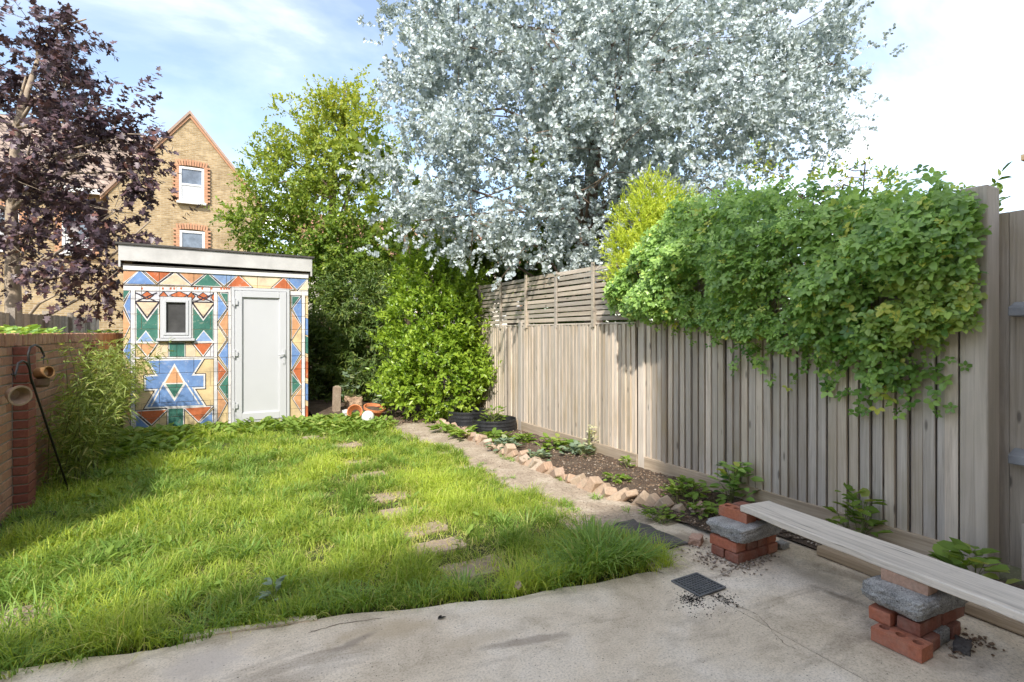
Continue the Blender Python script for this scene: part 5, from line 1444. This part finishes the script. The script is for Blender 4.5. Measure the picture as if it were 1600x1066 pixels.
pts = [(x, y, 0.02) for x, y in zip(pr.uniform(2.2, 4.0, 2200), pr.uniform(8.4, 10.4, 2200))]
scatter('leaf_litter', 'brown leaf litter on the bare earth under the laurel', pts, .008, .022, M['litter'], 8, .3)
pts = [(x, y, 0.0) for x, y in zip(pr.uniform(-.8, 3.4, 240), pr.uniform(.8, 2.7, 240))]
scatter('patio_specks', 'tiny dark specks of dirt scattered on the patio', pts, .0015, .004, M['crumb'], 9, .5)
pts = [(x, y, .02) for x, y in zip(pr.uniform(3.64, 4.05, 900), pr.uniform(.8, 2.7, 900))]
scatter('fence_foot_rubble', 'stones and earth along the foot of the near fence', pts, .005, .02, M['pebble'], 10)
# dead leaf on the patio
P_ = gnd(690, 968)
me = leaf_mesh('dead_leaf', np.zeros((2, 3)), np.array([(1., .1, .05), (.8, .5, .2)]), np.array([(0, .3, 1.), (0, -.3, 1.)]), np.array([.05, .035]), np.array([.022, .015]), T_OV, np.zeros((2, 3)), M['crumb'])
tag(link('dead_leaf', me, None, (P_.x - .02, P_.y, .006)), 'curled dark dead leaf lying on the patio near the lawn', 'leaf')
me = leaf_mesh('dead_leaf', np.zeros((1, 3)), np.array([(.3, .6, .5)]), np.array([(-.5, -.6, .8)]), np.array([.06]), np.array([.04]), T_OV, np.zeros((1, 3)), M['slab'])
P_ = gnd(810, 922, .04)
tag(link('dead_leaf', me, None, P_), 'pale tan dead leaf caught in the grass by the patio edge', 'leaf')

# ================================================================== PLANTERS, POTS
def planter(label, loc, r, hh):
    o = empty('ring_planter', loc, label, 'planter', 'black ring planters')
    m = MB(); pf = []
    for i in range(9):
        z = hh * i / 8; pf.append((r + .004 * (i % 2), z))
    pf += [(r - .006, hh), (r - .008, hh * .3)]
    m.lathe(pf, 40); m.build('ring', M['black_plastic'], o, sm=False)
    m = MB(); m.lathe([(r - .008, hh * .45), (r * .6, hh * .55), (.01, hh * .58)], 30); m.build('soil', M['soil'], o, sm=True)
    for z in (.25, .6, .9):
        m = MB(); m.lathe([(r + .003, hh * z - .005), (r + .008, hh * z), (r + .003, hh * z + .005)], 40); m.build('rib', M['black_plastic'], o)
    return o
planter('black plastic ring planter with bare soil behind the planted one', (3.60, 7.85, .01), .30, .24)
planter('black plastic ring planter with a small green plant inside', (3.72, 7.12, .01), .33, .20)
sheet('plastic_liner', 3.45, 4.05, 6.7, 7.4, 14, 14, lambda x, y: .075 + .02 * noise.noise(Vector((x * 9, y * 9, 0))) - .12 * math.hypot((x - 3.75) / .35, (y - 7.1) / .42), M['black_plastic'], 'stuff')
def pot(label, loc, r, hh, mat, rot=(0, 0, 0), rim=True, arc=1.0, parent_soil=True, scale=1.0):
    o = empty('plant_pot', loc, label, 'pot'); o.rotation_euler = rot
    m = MB(); pf = [(r * .62, 0), (r * .66, hh * .3), (r * .84, hh * .78)]
    if rim: pf += [(r * .98, hh * .78), (r, hh)]
    else: pf += [(r, hh)]
    pf += [(r * .9, hh), (r * .78, hh * .7), (r * .55, .02)]
    m.lathe(pf, 28); m.build('pot', mat, o, sm=False)
    if parent_soil:
        m = MB(); m.lathe([(r * .80, hh * .74), (.005, hh * .78)], 20); m.build('soil', M['soil'], o)
    return o
p = gnd(583, 655); pot('round pale clay pot with orange rim tipped among the weeds by the shed', (p.x, p.y, .05), .19, .17, M['terracotta'], (.25, .1, 0))
p = gnd(556, 656); pot('broken bright terracotta pot lying on its side by the weeds', (p.x, p.y, .10), .13, .13, M['terracotta'], (1.1, .2, -.5), False, parent_soil=False)
p = gnd(541, 655); pot('small white plastic pot beside the broken terracotta pot', (p.x, p.y, .02), .07, .13, M['white_ball'], (.15, 0, 0), True, parent_soil=False)
p = gnd(575, 664); m = MB(); m.lathe([(.10 * math.sin(math.pi * i / 12) + .0005, .10 - .10 * math.cos(math.pi * i / 12)) for i in range(13)], 24)
m.tube([(0, -.1, .1), (.001, -.104, .1)], .02, 8)
tag(m.build('white_ball', M['white_ball'], None, sm=True, loc=(p.x, p.y, .03)), 'white ball lying in the weeds beside the pots', 'ball')
p = gnd(525, 650); m = MB(); m.box(-.055, .055, -.055, .055, -.1, .52); m.add([(-.055, -.055, .52), (.055, -.055, .52), (.055, .055, .52), (-.055, .055, .52), (0, 0, .55)], [(0, 1, 4), (1, 2, 4), (2, 3, 4), (3, 0, 4)])
tag(m.build('concrete_stub', M['slab'], None, .0, loc=(p.x, p.y, 0), rot=(.02, .03, .2)), 'short square concrete post stub standing beside the shed', 'post')
m = MB(); m.lathe([(.09, 0), (.13, .03), (.14, .035), (.14, .045), (.125, .045), (.09, .012), (.005, .01)], 28)
tag(m.build('pot_saucer', M['black_plastic'], None, sm=True, loc=(-1.22, 5.55, -.01)), 'black plastic pot saucer on the ground by the brick pier', 'saucer')

# ================================================================== CROOK WITH HANGING POTS
hx = -1.24
Pp = lambda u, v, dx=0.0: on_x(u, v, hx + dx)
bs = gnd(110, 775, -.02)
hk = empty('garden_crook', bs, 'leaning black iron garden crook with two curled hooks against the brick wall', 'crook')
L0 = lambda q: [Vector(x) - bs for x in q]
m = MB(); m.tube(L0([bs, bs.lerp(Pp(48, 590), .5), Pp(48, 590), Pp(45, 565), Pp(44, 553), Pp(47, 543), Pp(55, 539), Pp(63, 543), Pp(67, 551), Pp(69, 557), Pp(66, 559)]), .0085, 8); m.build('pole', M['black_metal'], hk, sm=True)
m = MB(); m.tube(L0([Pp(50, 600), Pp(46, 578), Pp(42, 567), Pp(35, 564), Pp(28, 568), Pp(26, 578), Pp(23, 587), Pp(19, 585)]), .0075, 8); m.build('hook', M['black_metal'], hk, sm=True)
lp = Pp(68, 586, .02)
ln_ = empty('hanging_pot', lp, 'tarnished copper pot hanging from the higher crook hook', 'pot')
Mx = Matrix.Scale(.56, 4) @ Vector((.8, -.6, .12)).to_track_quat('Z', 'Y').to_matrix().to_4x4()
m = MB(); m.lathe([(.005, -.10), (.075, -.10), (.082, -.09), (.082, .07), (.088, .075), (.088, .10), (.075, .10), (.072, .0), (.005, -.02)], 26, (0, 0, .02), 0, Mx); m.build('pot', M['brass'], ln_, sm=False)
m = MB(); m.lathe([(.005, -.105), (.040, -.10), (.05, -.08), (.05, -.03), (.042, -.03), (.038, -.07), (.005, -.09)], 24, (-.01, 0, 0)); m.build('cup', M['twig'], ln_)
m = MB(); m.tube([(0, 0, .09), (.0, .0, .14), (.0, 0, .185)], .003, 6); m.build('hanger', M['black_metal'], ln_)
cpz = Pp(30, 618)
hp = empty('hanging_pot', cpz, 'round clay pot hung sideways on the lower hook against the pier', 'pot')
Mx = Matrix.Scale(.56, 4) @ Vector((.62, -.75, -.1)).to_track_quat('Z', 'Y').to_matrix().to_4x4()
m = MB(); m.lathe([(.05, -.16), (.09, -.14), (.115, -.02), (.135, .0), (.135, .03), (.112, .03), (.10, -.02), (.06, -.12), (.005, -.125)], 28, (0, 0, 0), 0, Mx); m.build('pot', M['old_clay'], hp)
m = MB(); m.tube([(-.02, 0, .12), (-.03, 0, .17), (-.04, 0, .2)], .004, 6); m.build('hanger', M['black_metal'], hp)

# ================================================================== BAMBOO AGAINST THE WALL
br = np.random.default_rng(91)
bb_ = Vector((-1.15, 7.2, 0))
bam = empty('bamboo_clump', bb_, 'arching light green bamboo clump growing along the brick wall', 'bamboo')
cm = MB(); P, D, N, L, W, TI = [], [], [], [], [], []
for k in range(92):
    y0 = br.uniform(6.35, 9.0); x0 = -1.36 + br.uniform(0, .3); hh = br.uniform(.8, 1.62) * (1 if y0 > 6.7 else .75)
    lean = np.array([br.normal(.16, .16), br.normal(-.05, .22)])
    pts = []
    for i in range(7):
        q = i / 6; pts.append((x0 + lean[0] * q ** 2 * hh, y0 + lean[1] * q ** 2 * hh, hh * (q - .12 * q ** 3)))
    cm.tube([Vector(p) - bb_ for p in pts], [.005, .005, .0045, .004, .0035, .0025, .0015], 5)
    for i in range(46):
        q = br.uniform(.12, 1.0) ** .8; f = q * 6; i0 = min(int(f), 5); a = np.array(pts[i0]); b = np.array(pts[i0 + 1]); p = a + (b - a) * (f - i0)
        th = br.uniform(0, 6.28); out = np.array([math.cos(th), math.sin(th), br.normal(.1, .3)]); p = p + out * br.uniform(.0, .16)
        p[0] = max(p[0], -1.42)
        for j in range(2):
            P.append(p + br.normal(0, .015, 3)); D.append(out + br.normal(0, .5, 3) + np.array([0, 0, -.25])); N.append(np.array([0, 0, 1]) + br.normal(0, .4, 3)); L.append(br.uniform(.06, .125)); W.append(br.uniform(.011, .018))
            TI.append((np.clip(br.normal(.5, .25), 0, 1), (br.uniform() < .12) * .8, 0))
cm.build('culms', M['stem'], bam)['kind'] = 'stuff'
link('foliage', leaf_mesh('foliage', np.array(P) - np.array(bb_), np.array(D), np.array(N), np.array(L), np.array(W), T_NA, np.array(TI), M['l_bamboo']), bam)
# tuft of ivy on the wall top
iv = rosettes('ivy', None, [(-1.62 + br.normal(0, .07), y, br.uniform(.8, 1.2)) for y in br.uniform(5.6, 7.7, 26)] + [(-1.66 + br.normal(0, .05), y, 1.0) for y in br.uniform(11.3, 12.3, 10)], 9, .065, .8, M['l_vine'], .9, seed=33, tall=.05)
tag(link('ivy', iv, None, (0, 0, 1.47)), 'low leafy ivy growing along the top of the brick wall', 'ivy')

# ================================================================== PLANTS IN THE BED
def bed_plant(name, label, x, y, s, n, L_, W_r, mat, tall, seed, rise=.7, T=T_OV, z=.02, stem=True):
    o = empty(name, (x, y, z), label, 'plant', 'weeds in the soil bed')
    C_ = [(.0 + random.uniform(-.5, .5) * s * .32, random.uniform(-.5, .5) * s * .32, 1.0) for k in range(max(1, n // 12))]
    r = np.random.default_rng(seed); P, D, N, L, W, TI = [], [], [], [], [], []
    sm_ = MB()
    for k in range(n):
        cx, cy, _ = C_[k % len(C_)]
        a = r.uniform(0, 6.28); hgt = tall * r.uniform(.1, 1) ; rad = s * .32 * r.uniform(.1, 1) * (1 - .5 * hgt / max(tall, 1e-3))
        p = np.array([cx + math.cos(a) * rad, cy + math.sin(a) * rad, hgt])
        P.append(p); D.append((math.cos(a), math.sin(a), r.uniform(-.2, .9) * rise)); N.append(np.array([-.3 * math.cos(a), -.3 * math.sin(a), 1]) + r.normal(0, .25, 3))
        l = L_ * r.uniform(.6, 1.25); L.append(l); W.append(l * W_r); TI.append((np.clip(r.normal(.5, .28), 0, 1), (r.uniform() < .12) * .7, 0))
        if k % 3 == 0: sm_.tube([(cx, cy, -.02), ((cx + p[0]) / 2, (cy + p[1]) / 2, hgt * .65), tuple(p)], .0022, 4)
    link('leaves', leaf_mesh('leaves', np.array(P), np.array(D), np.array(N), np.array(L), np.array(W), T, np.array(TI), mat), o)
    if stem: sm_.build('stems', M['stem'], o)['kind'] = 'stuff'
    return o
random.seed(5)
BP = [('bed_weed', 'leafy green weed clump in the dark soil at the near end of the bed', 3.62, 3.32, .55, 60, .075, .62, 'l_weed', .16),
      ('bed_weed', 'low green weeds sprouting over the nearest edging bricks', 3.47, 2.98, .45, 40, .07, .6, 'l_weed', .10),
      ('bed_weed', 'bramble-like plant climbing the gravel board nearest the far pile', 4.0, 3.02, .42, 44, .085, .6, 'l_vine', .34),
      ('bed_weed', 'leafy plant growing from the gravel board behind the middle of the plank', 4.0, 2.1, .40, 40, .095, .52, 'l_weed', .32),
      ('bed_weed', 'broad-leaved seedling clump behind the near end of the plank', 3.86, 1.38, .42, 30, .10, .66, 'l_weed', .20),
      ('bed_weed', 'broad green weed in the middle of the bed', 3.80, 5.55, .5, 46, .10, .6, 'l_weed', .13),
      ('bed_weed', 'smaller green weed left of the broad one in the bed', 3.68, 6.1, .4, 30, .09, .55, 'l_weed', .08),
      ('bed_weed', 'grey-green weed right of the broad one in the bed', 3.86, 5.1, .5, 46, .085, .6, 'l_blue', .12),
      ('bed_weed', 'foxglove-like rosette beside the path in front of the planters', 3.15, 6.95, .4, 26, .17, .40, 'l_weed', .06),
      ('bed_weed', 'pale leafy weed hugging the far edging bricks', 3.05, 7.5, .3, 22, .13, .45, 'l_weed', .06),
      ('bed_weed', 'grey-green weeds spilling over the edging in the middle of the path', 3.22, 5.9, .5, 50, .08, .6, 'l_blue', .10),
      ('bed_weed', 'bright weed under the front of the planted ring', 3.42, 6.45, .45, 36, .11, .5, 'l_weed', .09),
      ('bed_weed', 'straggling weeds beside the middle edging bricks', 3.26, 5.2, .4, 34, .07, .6, 'l_blue', .08),
      ('bed_weed', 'tiny green seedling at the foot of the middle fence post', 3.95, 4.45, .2, 14, .06, .55, 'l_weed', .10),
      ('bed_weed', 'small weed by the old bricks in the near half of the bed', 3.45, 4.0, .25, 18, .07, .55, 'l_weed', .07),
      ('bed_weed', 'patch of low weeds between the slate slab and the edging', 3.1, 3.1, .4, 40, .05, .6, 'l_weed', .05),
      ('planter_plant', 'bushy green plant growing in the front ring planter', 3.74, 7.1, .55, 90, .075, .6, 'l_weed', .22),
      ('spurge_plant', 'blue-green spiky plant standing at the foot of the laurel', 3.52, 8.1, .34, 110, .07, .18, 'l_blue', .52),
      ('white_flower', 'pale cream flower spike standing against the fence', 4.02, 5.15, .16, 40, .06, .45, 'l_pale', .34),
      ('rose_bush', 'large-leaved blue-green plant at the foot of the shaded hedge', 2.75, 9.9, .7, 60, .13, .8, 'l_blue', .55),
      ('rose_bush', 'second large-leaved plant just right of the rock by the hedge', 2.35, 10.4, .6, 50, .13, .8, 'l_blue', .8)]
for i, (nm, lab, x, y, s, n, L_, W_r, mt, tall) in enumerate(BP):
    z = .14 if nm == 'planter_plant' else .03
    bed_plant(nm, lab, x, y, s * (1.15 if nm == 'bed_weed' else 1), int(n * (1.7 if nm == 'bed_weed' else 1)), L_ * (1.12 if nm == 'bed_weed' else 1), W_r, M[mt], tall, 200 + i, T=T_MP if nm == 'rose_bush' else T_OV, z=z)
# small blue-leaved weed at the patio edge
for u, v, lab in ((430, 950, 'small blue-green leafy weed standing at the patio edge'),):
    p = gnd(u, v); bed_plant('lawn_weed', lab, p.x, p.y + .05, .16, 12, .06, .5, M['l_blue'], .14, 301)
